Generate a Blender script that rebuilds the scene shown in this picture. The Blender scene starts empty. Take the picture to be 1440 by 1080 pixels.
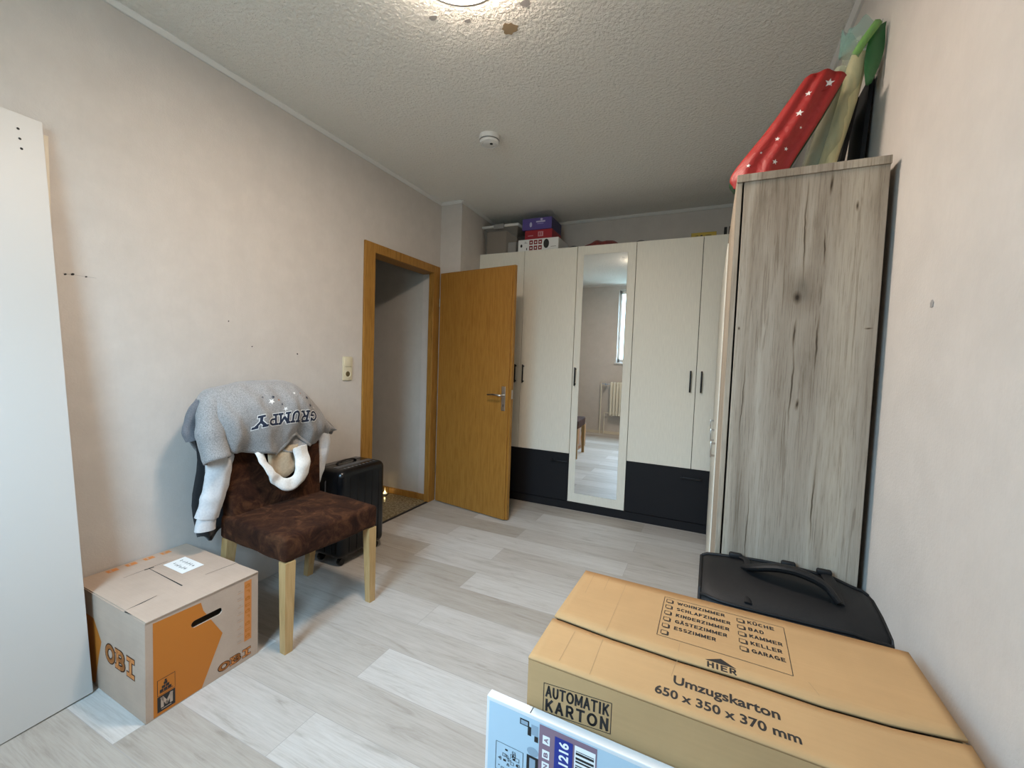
import bpy, bmesh, math, random
from mathutils import Vector, Matrix, noise
from mathutils.bvhtree import BVHTree
random.seed(7)
S = bpy.context.scene
COL = S.collection

# ------------------------------------------------------------------ camera
cam = bpy.data.cameras.new('camera')
cam.sensor_width = 36.0
cam.lens = 598.551 / 1440 * 36
cam.clip_start = 0.02
co = bpy.data.objects.new('camera', cam)
COL.objects.link(co)
Rv = Vector((0.90624827, 0.42126632, 0.03533777))
Uv = Vector((-0.05409876, 0.03266287, 0.99800123))
Fv = Vector((-0.41927008, 0.90634862, -0.05239066))
co.matrix_world = Matrix(((Rv.x, Uv.x, -Fv.x, 2.17414634), (Rv.y, Uv.y, -Fv.y, 0.0),
                          (Rv.z, Uv.z, -Fv.z, 1.24938641), (0, 0, 0, 1)))
S.camera = co

# ------------------------------------------------------------------ world, light, exposure
S.view_settings.view_transform = 'Standard'
S.view_settings.look = 'None'
S.view_settings.exposure = 0.0
S.view_settings.gamma = 1.0
S.view_settings.use_curve_mapping = False
w = bpy.data.worlds.new('sky')
S.world = w
w.use_nodes = True
SKY = (0.475, 0.75, 1.0)
SKY_W = 52.0
wn = w.node_tree
wtc = wn.nodes.new('ShaderNodeTexCoord'); wsx = wn.nodes.new('ShaderNodeSeparateXYZ'); wr_ = wn.nodes.new('ShaderNodeValToRGB')
wn.links.new(wtc.outputs['Generated'], wsx.inputs[0]); wn.links.new(wsx.outputs['Z'], wr_.inputs[0])
we = wr_.color_ramp.elements                    # dull ground and houses low down, bright sky above them
we[0].position = 0.06; we[0].color = (SKY[0] * .10, SKY[1] * .10, SKY[2] * .085, 1)
we[1].position = 0.62; we[1].color = (*SKY, 1)
wn.links.new(wr_.outputs[0], wn.nodes['Background'].inputs[0])
wn.nodes['Background'].inputs[1].default_value = SKY_W
WX0, WX1, WZ0, WZ1, YB = 0.70, 1.58, 1.26, 2.50, -0.50      # window opening in the rear wall
pl = bpy.data.lights.new('window_portal', 'AREA')
pl.shape = 'RECTANGLE'
pl.size = WX1 - WX0
pl.size_y = WZ1 - WZ0
pl.cycles.is_portal = True
po = bpy.data.objects.new('window_portal', pl)
po.location = ((WX0 + WX1) / 2, YB - 0.16, (WZ0 + WZ1) / 2)
po.rotation_euler = (math.radians(90), 0, 0)
COL.objects.link(po)
LAMP_W = 136.0
LAMP_C = (1.0, .83, .69)

# ------------------------------------------------------------------ helpers
def lin(c):
    return tuple(((v / 12.92) if v <= 0.04045 else ((v + 0.055) / 1.055) ** 2.4) for v in c)

def mat(name, color, rough=0.6, metal=0.0, **kw):
    m = bpy.data.materials.new(name)
    m.use_nodes = True
    b = m.node_tree.nodes['Principled BSDF']
    b.inputs['Base Color'].default_value = (*color, 1)
    b.inputs['Roughness'].default_value = rough
    b.inputs['Metallic'].default_value = metal
    for k, v in kw.items():
        b.inputs[k.replace('_', ' ')].default_value = v
    return m

class NT:
    def __init__(s, m):
        s.m = m; s.t = m.node_tree; s.b = s.t.nodes['Principled BSDF']
    def n(s, typ, **kw):
        nd = s.t.nodes.new(typ)
        for k, v in kw.items():
            if k.startswith('i_'):
                nd.inputs[k[2:].replace('_', ' ')].default_value = v
            else:
                setattr(nd, k, v)
        return nd
    def l(s, a, b): s.t.links.new(a, b)
    def coord(s, scale=(1, 1, 1), rot=(0, 0, 0), loc=(0, 0, 0)):
        tc = s.n('ShaderNodeTexCoord'); mp = s.n('ShaderNodeMapping')
        mp.inputs['Scale'].default_value = scale
        mp.inputs['Rotation'].default_value = rot
        mp.inputs['Location'].default_value = loc
        s.l(tc.outputs['Object'], mp.inputs['Vector'])
        return mp.outputs['Vector']
    def noise(s, vec, scale, detail=4, rough=0.55, dist=0.0):
        nd = s.n('ShaderNodeTexNoise')
        nd.inputs['Scale'].default_value = scale
        nd.inputs['Detail'].default_value = detail
        nd.inputs['Roughness'].default_value = rough
        nd.inputs['Distortion'].default_value = dist
        s.l(vec, nd.inputs['Vector'])
        return nd.outputs['Fac']
    def ramp(s, fac, stops):
        r = s.n('ShaderNodeValToRGB')
        e = r.color_ramp.elements
        e[0].position, e[0].color = stops[0][0], (*stops[0][1], 1)
        e[1].position, e[1].color = stops[-1][0], (*stops[-1][1], 1)
        for p, c in stops[1:-1]:
            k = e.new(p); k.color = (*c, 1)
        s.l(fac, r.inputs['Fac'])
        return r.outputs['Color']
    def mix(s, a, b, fac, mode='MIX'):
        m = s.n('ShaderNodeMix', data_type='RGBA', blend_type=mode)
        for sock, v in ((m.inputs[0], fac), (m.inputs[6], a), (m.inputs[7], b)):
            if hasattr(v, 'links') or hasattr(v, 'is_linked'):
                s.l(v, sock)
            elif isinstance(v, (int, float)):
                sock.default_value = v
            else:
                sock.default_value = (*v, 1)
        return m.outputs[2]
    def bump(s, h, strength=0.3, dist=0.002):
        b = s.n('ShaderNodeBump')
        b.inputs['Strength'].default_value = strength
        b.inputs['Distance'].default_value = dist
        s.l(h, b.inputs['Height'])
        s.l(b.outputs['Normal'], s.b.inputs['Normal'])
    def base(s, c): s.l(c, s.b.inputs['Base Color'])

def mesh_obj(name, verts, faces, m, parent=None, smooth=False, origin=None, fmats=None):
    """one mesh object; verts in world coordinates, stored relative to the thing's base"""
    o0 = Vector(origin) if origin is not None else (Vector(root_of(parent).location) if parent else Vector((0, 0, 0)))
    me = bpy.data.meshes.new(name)
    me.from_pydata([tuple(Vector(v) - o0) for v in verts], [], faces)
    ms = m if isinstance(m, (list, tuple)) else [m]
    for q in ms: me.materials.append(q)
    if fmats:
        for p, i in zip(me.polygons, fmats): p.material_index = i
    me.validate(); me.update()
    if smooth:
        me.shade_smooth()
    o = bpy.data.objects.new(name, me)
    COL.objects.link(o)
    if parent is not None:
        o.parent = parent
    else:
        o.location = o0
    return o

def root_of(o):
    while o.parent: o = o.parent
    return o

def thing(name, loc, label, cat, group=None):
    o = bpy.data.objects.new(name, None)
    o.empty_display_size = 0.05
    o.location = loc
    COL.objects.link(o)
    tag(o, label, cat, group)
    return o

def tag(o, label=None, cat=None, group=None, kind=None):
    if label: o['label'] = label
    if cat: o['category'] = cat
    if group: o['group'] = group
    if kind: o['kind'] = kind
    return o

class MB:
    """mesh collector"""
    def __init__(s): s.v = []; s.f = []; s.mi = []
    def add(s, verts, faces, mi=0):
        k = len(s.v)
        s.v += [Vector(v) for v in verts]
        s.f += [tuple(i + k for i in f) for f in faces]
        s.mi += [mi] * len(faces)
        return s
    def box(s, a, b, bev=0.0, seg=2, M=None, mi=0):
        bm = bmesh.new()
        bmesh.ops.create_cube(bm, size=1)
        a = Vector(a); b = Vector(b); c = (a + b) / 2; d = b - a
        for v in bm.verts:
            v.co = Vector((v.co.x * d.x + c.x, v.co.y * d.y + c.y, v.co.z * d.z + c.z))
        if bev > 0:
            bmesh.ops.bevel(bm, geom=bm.edges[:], offset=min(bev, min(abs(x) for x in d) * 0.45), segments=seg, profile=0.5, affect='EDGES')
        if M is not None: bm.transform(M)
        s.bm(bm, mi); return s
    def bm(s, bm, mi=0):
        bmesh.ops.recalc_face_normals(bm, faces=bm.faces)
        bm.verts.index_update()
        s.add([v.co.copy() for v in bm.verts], [[v.index for v in f.verts] for f in bm.faces], mi)
        bm.free(); return s
    def hexa(s, p, mi=0):
        """p: 4 bottom + 4 top corners, ordered the same way"""
        bm = bmesh.new(); vs = [bm.verts.new(Vector(q)) for q in p]
        for f in ((0, 1, 2, 3), (4, 5, 6, 7), (0, 1, 5, 4), (1, 2, 6, 5), (2, 3, 7, 6), (3, 0, 4, 7)):
            bm.faces.new([vs[i] for i in f])
        s.bm(bm, mi); return s
    def prism(s, poly, vec, mi=0):
        n = len(poly); vec = Vector(vec)
        bm = bmesh.new()
        a = [bm.verts.new(Vector(q)) for q in poly]; b = [bm.verts.new(Vector(q) + vec) for q in poly]
        bm.faces.new(a); bm.faces.new(b)
        for i in range(n): bm.faces.new((a[i], a[(i + 1) % n], b[(i + 1) % n], b[i]))
        s.bm(bm, mi); return s
    def tube(s, pts, r, n=12, caps=True, flat=None, up=(0, 0, 1), mi=0):
        """r: number, list or function of t; flat: (a, b) section scale"""
        pts = [Vector(p) for p in pts]; rings = []
        N = len(pts); fa, fb = flat or (1, 1)
        prev = None
        for i, p in enumerate(pts):
            t = (pts[min(i + 1, N - 1)] - pts[max(i - 1, 0)]).normalized()
            if prev is None:
                u = Vector(up)
                if abs(t.dot(u)) > 0.95: u = Vector((1, 0, 0))
                a = t.cross(u).normalized()
            else:
                a = (prev - t * prev.dot(t)).normalized()
            prev = a; b = t.cross(a).normalized()
            rr = r(i / (N - 1)) if callable(r) else (r[i] if isinstance(r, (list, tuple)) else r)
            rings.append([p + a * math.cos(2 * math.pi * k / n) * rr * fa + b * math.sin(2 * math.pi * k / n) * rr * fb for k in range(n)])
        v = [q for g in rings for q in g]; f = []
        for i in range(N - 1):
            for k in range(n):
                f.append((i * n + k, i * n + (k + 1) % n, (i + 1) * n + (k + 1) % n, (i + 1) * n + k))
        if caps:
            f.append(tuple(range(n - 1, -1, -1))); f.append(tuple((N - 1) * n + k for k in range(n)))
        s.add(v, f, mi); return s
    def lathe(s, prof, c, axis=(0, 0, 1), n=40, mi=0):
        ax = Vector(axis).normalized()
        a = ax.orthogonal().normalized(); b = ax.cross(a); c = Vector(c)
        v = []; f = []
        for r, h in prof:
            for k in range(n):
                an = 2 * math.pi * k / n
                v.append(c + ax * h + (a * math.cos(an) + b * math.sin(an)) * max(r, 1e-5))
        for i in range(len(prof) - 1):
            for k in range(n):
                f.append((i * n + k, i * n + (k + 1) % n, (i + 1) * n + (k + 1) % n, (i + 1) * n + k))
        s.add(v, f, mi); return s
    def grid(s, rows, mi=0, close_u=False):
        R = len(rows); C_ = len(rows[0]); v = [q for r in rows for q in r]; f = []
        for i in range(R - 1):
            for k in range(C_ - (0 if close_u else 1)):
                k2 = (k + 1) % C_
                f.append((i * C_ + k, i * C_ + k2, (i + 1) * C_ + k2, (i + 1) * C_ + k))
        s.add(v, f, mi); return s
    def build(s, name, m, parent=None, smooth=False, origin=None):
        return mesh_obj(name, s.v, s.f, m, parent, smooth, origin, s.mi if isinstance(m, (list, tuple)) else None)

def autosmooth(o, ang=35):
    for e in o.data.edges: pass
    o.data.shade_smooth()
    o.data.set_sharp_from_angle(angle=math.radians(ang))
    return o

def solidify(o, t, off=0.0):
    md = o.modifiers.new('thickness', 'SOLIDIFY'); md.thickness = t; md.offset = off
    return o

def subsurf(o, n=1):
    md = o.modifiers.new('smooth', 'SUBSURF'); md.levels = n; md.render_levels = n
    return o

def catmull(P, n):
    """resample list of tuples/Vectors to n points"""
    P = [Vector(p) for p in P]; out = []; K = len(P) - 1
    for i in range(n):
        t = i / (n - 1) * K; k = min(int(t), K - 1); u = t - k
        a = P[k - 1] if k > 0 else 2 * P[0] - P[1]
        b, c = P[k], P[k + 1]
        d = P[k + 2] if k + 2 <= K else 2 * P[K] - P[K - 1]
        out.append(0.5 * ((2 * b) + (c - a) * u + (2 * a - 5 * b + 4 * c - d) * u * u + (3 * b - a - 3 * c + d) * u ** 3))
    return out

def shape2d(loops):
    """filled flat outline with holes -> (2D verts, faces)"""
    cu = bpy.data.curves.new('tmp', 'CURVE'); cu.dimensions = '2D'; cu.fill_mode = 'BOTH'
    for lp in loops:
        sp = cu.splines.new('POLY'); sp.points.add(len(lp) - 1)
        for p, q in zip(sp.points, lp): p.co = (q[0], q[1], 0, 1)
        sp.use_cyclic_u = True
    return _curve_mesh(cu)

def _curve_mesh(cu):
    o = bpy.data.objects.new('tmp', cu); COL.objects.link(o)
    dg = bpy.context.evaluated_depsgraph_get(); dg.update()
    me = bpy.data.meshes.new_from_object(o.evaluated_get(dg))
    v = [(q.co.x, q.co.y) for q in me.vertices]; f = [tuple(p.vertices) for p in me.polygons]
    bpy.data.meshes.remove(me); bpy.data.objects.remove(o); bpy.data.curves.remove(cu)
    return v, f

def text2d(txt, bold=0.0, space=1.0, shear=0.0):
    cu = bpy.data.curves.new('tmp', 'FONT'); cu.body = txt; cu.size = 1; cu.offset = bold
    cu.space_character = space; cu.resolution_u = 3; cu.shear = shear; cu.fill_mode = 'BOTH'
    return _curve_mesh(cu)

def fit2d(vf, x0, y0, x1, y1):
    v, f = vf
    ax = min(p[0] for p in v); bx = max(p[0] for p in v); ay = min(p[1] for p in v); by = max(p[1] for p in v)
    return [(x0 + (p[0] - ax) / (bx - ax) * (x1 - x0), y0 + (p[1] - ay) / (by - ay) * (y1 - y0)) for p in v], f

def plane_map(O, U, V, lift=0.0005):
    O = Vector(O); U = Vector(U); V = Vector(V); N = U.cross(V).normalized() * lift
    return lambda p, k=1.0: O + U * p[0] + V * p[1] + N * k

def rect_frame(x0, y0, x1, y1, t):
    return shape2d([[(x0, y0), (x1, y0), (x1, y1), (x0, y1)], [(x0 + t, y0 + t), (x0 + t, y1 - t), (x1 - t, y1 - t), (x1 - t, y0 + t)]])

def quad2d(x0, y0, x1, y1): return [(x0, y0), (x1, y0), (x1, y1), (x0, y1)], [(0, 1, 2, 3)]

# slab-serif stroke letters, unit box 0..1
def arc(cx, cy, rx, ry, a0, a1, n=8):
    return [(cx + rx * math.cos(math.radians(a0 + (a1 - a0) * i / n)), cy + ry * math.sin(math.radians(a0 + (a1 - a0) * i / n))) for i in range(n + 1)]
SLAB = {
    'O': [arc(.5, .5, .36, .4, 0, 360, 20)],
    'B': [[(.25, .08), (.25, .92)], [(.08, .08), (.55, .08)] + arc(.58, .3, .26, .2, -90, 90) + [(.25, .5)], [(.25, .5), (.5, .5)] + arc(.54, .71, .24, .21, -90, 90) + [(.08, .92)]],
    'I': [[(.5, .08), (.5, .92)], [(.2, .08), (.8, .08)], [(.2, .92), (.8, .92)]],
    'G': [arc(.5, .5, .36, .4, 40, 320, 14), [(.55, .45), (.88, .45)], [(.78, .45), (.78, .2)], [(.8, .72), (.8, .92)]],
    'R': [[(.25, .08), (.25, .92)], [(.08, .08), (.42, .08)], [(.08, .92), (.5, .92)] + arc(.52, .71, .24, .21, 90, -90) + [(.25, .5)], [(.5, .5), (.76, .08)], [(.66, .08), (.95, .08)]],
    'U': [[(.25, .92), (.25, .4)] + arc(.5, .36, .25, .28, 180, 360) + [(.75, .92)], [(.08, .92), (.42, .92)], [(.58, .92), (.92, .92)]],
    'M': [[(.2, .08), (.2, .92), (.5, .4), (.8, .92), (.8, .08)], [(.05, .08), (.36, .08)], [(.64, .08), (.95, .08)], [(.05, .92), (.24, .92)], [(.76, .92), (.95, .92)]],
    'P': [[(.25, .08), (.25, .92)], [(.08, .08), (.45, .08)], [(.08, .92), (.5, .92)] + arc(.52, .69, .26, .23, 90, -90) + [(.25, .46)]],
    'Y': [[(.15, .92), (.5, .5), (.85, .92)], [(.5, .5), (.5, .08)], [(.3, .08), (.7, .08)], [(.02, .92), (.32, .92)], [(.68, .92), (.98, .92)]],
}
def slab(txt, wd, sub=0.12, aspect=1.0, gap=1.0):
    """letters of width 1 each; stroke half-width wd; long strokes are cut in steps of sub"""
    V = []; F = []
    for i, ch in enumerate(txt):
        for st in SLAB[ch]:
            pts = [(p[0] + i * gap, p[1] * aspect) for p in st]
            for a, b in zip(pts[:-1], pts[1:]):
                L = math.hypot(b[0] - a[0], b[1] - a[1])
                if L < 1e-6: continue
                dx, dy = (b[0] - a[0]) / L, (b[1] - a[1]) / L
                a2 = (a[0] - dx * wd * .6, a[1] - dy * wd * .6); L2 = L + 1.2 * wd
                n = max(1, int(L2 / sub)); k = len(V)
                for j in range(n + 1):
                    x, y = a2[0] + dx * L2 * j / n, a2[1] + dy * L2 * j / n
                    V += [(x - dy * wd, y + dx * wd), (x + dy * wd, y - dx * wd)]
                F += [(k + 2 * j, k + 2 * j + 1, k + 2 * j + 3, k + 2 * j + 2) for j in range(n)]
    return V, F

SANS = {   # plain bold capitals as strokes
    'A': [[(.08, .08), (.5, .92), (.92, .08)], [(.25, .36), (.75, .36)]],
    'B': [[(.15, .08), (.15, .92)], [(.15, .92), (.55, .92)] + arc(.56, .71, .26, .21, 90, -90, 8) + [(.15, .5)], [(.5, .5)] + arc(.58, .29, .28, .21, 90, -90, 8) + [(.15, .08)]],
    'C': [arc(.52, .5, .40, .42, 45, 315, 16)],
    'D': [[(.15, .08), (.15, .92), (.45, .92)] + arc(.45, .5, .42, .42, 90, -90, 12) + [(.15, .08)]],
    'E': [[(.88, .92), (.15, .92), (.15, .08), (.88, .08)], [(.15, .5), (.78, .5)]],
    'F': [[(.88, .92), (.15, .92), (.15, .08)], [(.15, .5), (.76, .5)]],
    'G': [arc(.52, .5, .40, .42, 45, 340, 16), [(.56, .44), (.90, .44), (.90, .14)]],
    'H': [[(.13, .08), (.13, .92)], [(.87, .08), (.87, .92)], [(.13, .5), (.87, .5)]],
    'I': [[(.5, .08), (.5, .92)]],
    'K': [[(.15, .08), (.15, .92)], [(.86, .92), (.18, .40)], [(.42, .56), (.90, .08)]],
    'L': [[(.15, .92), (.15, .08), (.86, .08)]],
    'M': [[(.10, .08), (.10, .92)], [(.10, .92), (.5, .22), (.90, .92)], [(.90, .92), (.90, .08)]],
    'N': [[(.13, .08), (.13, .92)], [(.13, .92), (.87, .08)], [(.87, .08), (.87, .92)]],
    'O': [arc(.5, .5, .42, .42, 0, 360, 20)],
    'R': [[(.15, .08), (.15, .92), (.55, .92)] + arc(.58, .69, .27, .23, 90, -90, 8) + [(.15, .46)], [(.52, .46), (.88, .08)]],
    'S': [arc(.5, .72, .34, .20, 30, 250, 10) + arc(.5, .28, .36, .21, 80, -150, 10)],
    'T': [[(.08, .92), (.92, .92)], [(.5, .92), (.5, .08)]],
    'U': [[(.13, .92), (.13, .42)] + arc(.5, .42, .37, .34, 180, 360, 12) + [(.87, .92)]],
    'W': [[(.04, .92), (.27, .08), (.5, .80), (.73, .08), (.96, .92)]],
    'Z': [[(.1, .92), (.9, .92), (.1, .08), (.9, .08)]],
}
WIDE = {'I': .34, 'M': 1.05, 'W': 1.25, 'O': 1.0, 'G': 1.0}
def sans2d(txt, x0, y0, x1, y1, hw=.085, gap=.26, dots=True):
    """bold capitals fitted into a box; hw is the stroke half-width against the letter height"""
    total = sum(WIDE.get({'Ä': 'A', 'Ü': 'U'}.get(c, c), .82) + gap for c in txt) - gap
    k = (x1 - x0) / total; h = y1 - y0; V = []; F = []; cx = 0; hw *= h
    def stroke(pts):
        for a, b in zip(pts[:-1], pts[1:]):
            L = math.hypot(b[0] - a[0], b[1] - a[1])
            if L < 1e-9: continue
            dx, dy = (b[0] - a[0]) / L, (b[1] - a[1]) / L; e = hw * (.5 if len(pts) > 6 else .95)
            a = (a[0] - dx * e, a[1] - dy * e); b = (b[0] + dx * e, b[1] + dy * e); n_ = len(V)
            V.extend([(a[0] - dy * hw, a[1] + dx * hw), (a[0] + dy * hw, a[1] - dx * hw), (b[0] + dy * hw, b[1] - dx * hw), (b[0] - dy * hw, b[1] + dx * hw)])
            F.append((n_, n_ + 1, n_ + 2, n_ + 3))
    for c in txt:
        g_ = {'Ä': 'A', 'Ü': 'U'}.get(c, c); wd = WIDE.get(g_, .82)
        for st in SANS[g_]: stroke([(x0 + (cx + p[0] * wd) * k, y0 + p[1] * h) for p in st])
        if g_ != c:
            for q in (.32, .68): stroke([(x0 + (cx + q * wd) * k - hw * .2, y0 + h * 1.16), (x0 + (cx + q * wd) * k + hw * .2, y0 + h * 1.16)])
        cx += wd + gap
    return V, F

def star2d(cx, cy, r, rot=0):
    v = [(cx, cy)] + [(cx + (r if k % 2 == 0 else r * .42) * math.sin(rot + k * math.pi / 5), cy + (r if k % 2 == 0 else r * .42) * math.cos(rot + k * math.pi / 5)) for k in range(10)]
    return v, [(0, 1 + k, 1 + (k + 1) % 10) for k in range(10)]

def printed(name, items, mp, mats, parent):
    """items: (shape2d, material index, lift factor) mapped on a surface as one mesh"""
    mb = MB()
    for (v, f), mi, k in items:
        mb.add([mp(p, k) for p in v], f, mi)
    return mb.build(name, mats, parent)

# ------------------------------------------------------------------ materials
def wallpaper(name, c):
    m = mat(name, c, 0.75); n = NT(m); v = n.coord((1, 1, 1))
    a = n.noise(v, 9, 5, .6); b = n.noise(n.coord((1, 1, .35)), 55, 4, .65)
    n.base(n.mix(n.ramp(a, [(.3, tuple(x * .95 for x in c)), (.7, tuple(min(1, x * 1.04) for x in c))]), tuple(x * .93 for x in c), n.ramp(b, [(.45, (0, 0, 0)), (.75, (.4, .4, .4))])))
    n.bump(n.noise(v, 140, 3, .6), .35, .002)
    return m
M_wall = wallpaper('wallpaper_pale_grey', (.545, .505, .463))
M_ceil = mat('ceiling_rough_plaster', (.82, .80, .74), .85)
n = NT(M_ceil); v = n.coord()
vo = n.n('ShaderNodeTexVoronoi', i_Scale=62.0, feature='SMOOTH_F1'); n.l(v, vo.inputs['Vector'])
nn = n.noise(v, 85, 3, .6, .8)
n.bump(n.mix(vo.outputs['Distance'], nn, .6), 1.0, .016)
M_trim = mat('white_trim', (.66, .65, .62), .5)

M_floor = mat('grey_vinyl_planks', (.5, .48, .45), .5, Specular_IOR_Level=.3); n = NT(M_floor)
tc = n.coord((1, 1, 1), loc=(.25, .104, 0))
br = n.n('ShaderNodeTexBrick', offset=.37, offset_frequency=2, squash=1.0)
br.inputs['Scale'].default_value = 1; br.inputs['Brick Width'].default_value = 1.24; br.inputs['Row Height'].default_value = .188
br.inputs['Mortar Size'].default_value = .0012; br.inputs['Mortar Smooth'].default_value = .3; br.inputs['Bias'].default_value = -.1
br.inputs['Color1'].default_value = (.0, .0, .0, 1); br.inputs['Color2'].default_value = (1, 1, 1, 1); br.inputs['Mortar'].default_value = (.5, .5, .5, 1)
n.l(tc, br.inputs['Vector'])
# a different grain in each plank: push the noise by the plank's own value
vm = n.n('ShaderNodeVectorMath', operation='MULTIPLY_ADD'); vm.inputs[1].default_value = (3.7, 5.1, 2.3)
n.l(br.outputs['Color'], vm.inputs[0]); n.l(n.coord((1, 7, 1)), vm.inputs[2])
g1 = n.noise(vm.outputs[0], 3.2, 8, .66, .9)
vm2 = n.n('ShaderNodeVectorMath', operation='MULTIPLY_ADD'); vm2.inputs[1].default_value = (9.1, 4.3, 1.1)
n.l(br.outputs['Color'], vm2.inputs[0]); n.l(n.coord((1, 26, 1)), vm2.inputs[2])
g2 = n.noise(vm2.outputs[0], 7, 6, .7, .3)
plk = n.ramp(br.outputs['Color'], [(0, (.405, .37, .325)), (.35, (.485, .455, .42)), (.7, (.545, .525, .495)), (1, (.585, .565, .54))])
grain = n.ramp(g1, [(.28, (.70, .68, .65)), (.44, (.93, .92, .91)), (.6, (1.0, 1.0, 1.0)), (.8, (1.07, 1.07, 1.08))])
c1 = n.mix(plk, grain, 1.0, 'MULTIPLY')
c2 = n.mix(c1, n.ramp(g2, [(.3, (.80, .79, .78)), (.55, (1, 1, 1))]), .8, 'MULTIPLY')
c3 = n.mix(c2, (.34, .32, .30), br.outputs['Fac'])
n.base(c3); n.bump(g2, .12, .001)

def oak(name, ca, cb, scale=(14, 14, 1.1), rough=.4):
    m = mat(name, ca, rough, Specular_IOR_Level=.2); n = NT(m); v = n.coord(scale)
    a = n.noise(v, 6, 6, .6, .4)
    n.base(n.ramp(a, [(.3, cb), (.55, ca), (.75, tuple(x * 1.12 for x in ca))]))
    return m
M_oak = oak('honey_beech_veneer', (.325, .157, .032), (.255, .116, .020))
M_oakd = oak('honey_beech_edge', (.34, .17, .038), (.22, .105, .02))
M_leg = oak('pale_oak_wood', (.46, .30, .135), (.38, .235, .095))

M_cab = mat('weathered_grey_oak', (.33, .29, .25), .65, Specular_IOR_Level=.2); n = NT(M_cab)
v = n.coord((7, 7, .42)); g1 = n.noise(v, 2.1, 9, .60, 1.1)
g2 = n.noise(n.coord((95, 95, 2.6)), 4, 6, .72, .2)
g3 = n.noise(n.coord((30, 30, 1.0)), 3, 6, .65, .6)
ca = n.ramp(g1, [(.30, (.215, .172, .128)), (.43, (.325, .268, .208)), (.56, (.385, .325, .258)), (.75, (.43, .37, .30))])
cb = n.mix(ca, n.ramp(g2, [(.34, (.60, .57, .53)), (.48, (.97, .97, .97)), (.7, (1.07, 1.07, 1.06))]), .8, 'MULTIPLY')
cc = n.mix(cb, n.ramp(g3, [(.36, (.52, .47, .42)), (.42, (.93, .92, .91)), (.55, (1, 1, 1))]), .6, 'MULTIPLY')
vb = n.noise(n.coord((11, 0.01, .16)), 1.3, 3, .5)
cc = n.mix(cc, n.ramp(vb, [(.38, (.84, .82, .80)), (.5, (1, 1, 1)), (.62, (1.12, 1.12, 1.10))]), .9, 'MULTIPLY')
t_ = n.n('ShaderNodeTexCoord'); wob = n.n('ShaderNodeVectorMath', operation='MULTIPLY_ADD')
wn_ = n.n('ShaderNodeTexNoise'); wn_.inputs['Scale'].default_value = 5.0; wn_.inputs['Detail'].default_value = 4
n.l(t_.outputs['Object'], wn_.inputs['Vector']); n.l(wn_.outputs['Color'], wob.inputs[0]); wob.inputs[1].default_value = (.03, 0, .03); n.l(t_.outputs['Object'], wob.inputs[2])
def knot(px, pz, rx, rz, deep=.16):
    s_ = n.n('ShaderNodeVectorMath', operation='SUBTRACT'); s_.inputs[1].default_value = (px - 2.4 + .015, 0, pz + .015)
    n.l(wob.outputs[0], s_.inputs[0])
    k = n.n('ShaderNodeVectorMath', operation='MULTIPLY'); k.inputs[1].default_value = (1 / rx, 0, 1 / rz); n.l(s_.outputs[0], k.inputs[0])
    d = n.n('ShaderNodeVectorMath', operation='LENGTH'); n.l(k.outputs[0], d.inputs[0])
    return n.ramp(d.outputs['Value'], [(.2, (deep, deep * .85, deep * .7)), (.55, (.62, .58, .53)), (1.0, (1, 1, 1))])
for kx, kz, rx, rz in ((2.386, 1.462, .013, .022), (2.398, 1.480, .050, .085), (2.399, 1.640, .0026, .17), (2.388, 1.36, .004, .05), (2.388, 1.20, .0034, .16), (2.407, 1.15, .006, .02), (2.440, 1.33, .0034, .10), (2.444, 1.60, .003, .06),
                       (2.461, .87, .003, .15), (2.513, 1.705, .004, .016), (2.454, 1.765, .005, .035), (2.251, 1.373, .004, .007), (2.43, .55, .003, .12), (2.30, .75, .002, .18), (2.27, 1.15, .002, .16), (2.556, 1.375, .012, .003)):
    cc = n.mix(cc, knot(kx, kz, rx, rz), 1.0 if rx < .02 else .5, 'MULTIPLY')
n.base(cc); n.bump(g2, .2, .001)

def finegrain(name, c, rough=.5):
    m = mat(name, c, rough); n = NT(m)
    n.base(n.ramp(n.noise(n.coord((50, 50, 3)), 4, 4, .6), [(.3, tuple(x * .93 for x in c)), (.7, tuple(x * 1.04 for x in c))]))
    return m
M_cream = finegrain('cream_laminate', (.76, .735, .64), .45)
M_black = mat('matt_black_laminate', (.009, .009, .011), .6, Specular_IOR_Level=.25)
M_blackm = mat('black_metal', (.008, .008, .009), .45, Specular_IOR_Level=.3)
M_mirror = mat('mirror_glass', (.88, .9, .9), .01, 1.0)
M_white = mat('white_laminate', (.54, .53, .505), .45)
M_whitedge = mat('beige_board_edge', (.62, .56, .44), .5)
M_hole = mat('drilled_hole', (.01, .01, .01), .8)
M_dark = mat('dark_gap', (.012, .011, .010), .8)

def card(name, c):
    m = mat(name, c, .85, Specular_IOR_Level=.15); n = NT(m)
    a = n.noise(n.coord(), 7, 5, .6)
    b = n.noise(n.coord((1, 60, 60)), 3, 2, .5)
    n.base(n.mix(n.ramp(a, [(.3, tuple(x * .93 for x in c)), (.7, tuple(x * 1.05 for x in c))]), n.ramp(b, [(.3, (.95, .95, .95)), (.7, (1, 1, 1))]), .7, 'MULTIPLY'))
    n.bump(b, .06, .001)
    return m
M_card = card('golden_cardboard', (.42, .262, .125))
M_card2 = card('pinkish_cardboard', (.45, .345, .27))
M_ink = mat('black_ink', (.015, .013, .012), .6)
M_crease = mat('pressed_crease', (.30, .19, .09), .8)
M_orange = mat('orange_print', (.47, .15, .012), .7)
M_orange2 = mat('light_orange_print', (.55, .20, .05), .7)
M_oink = mat('brown_outline_ink', (.07, .025, .008), .7)
M_paper = mat('white_paper', (.78, .78, .76), .6)

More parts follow.
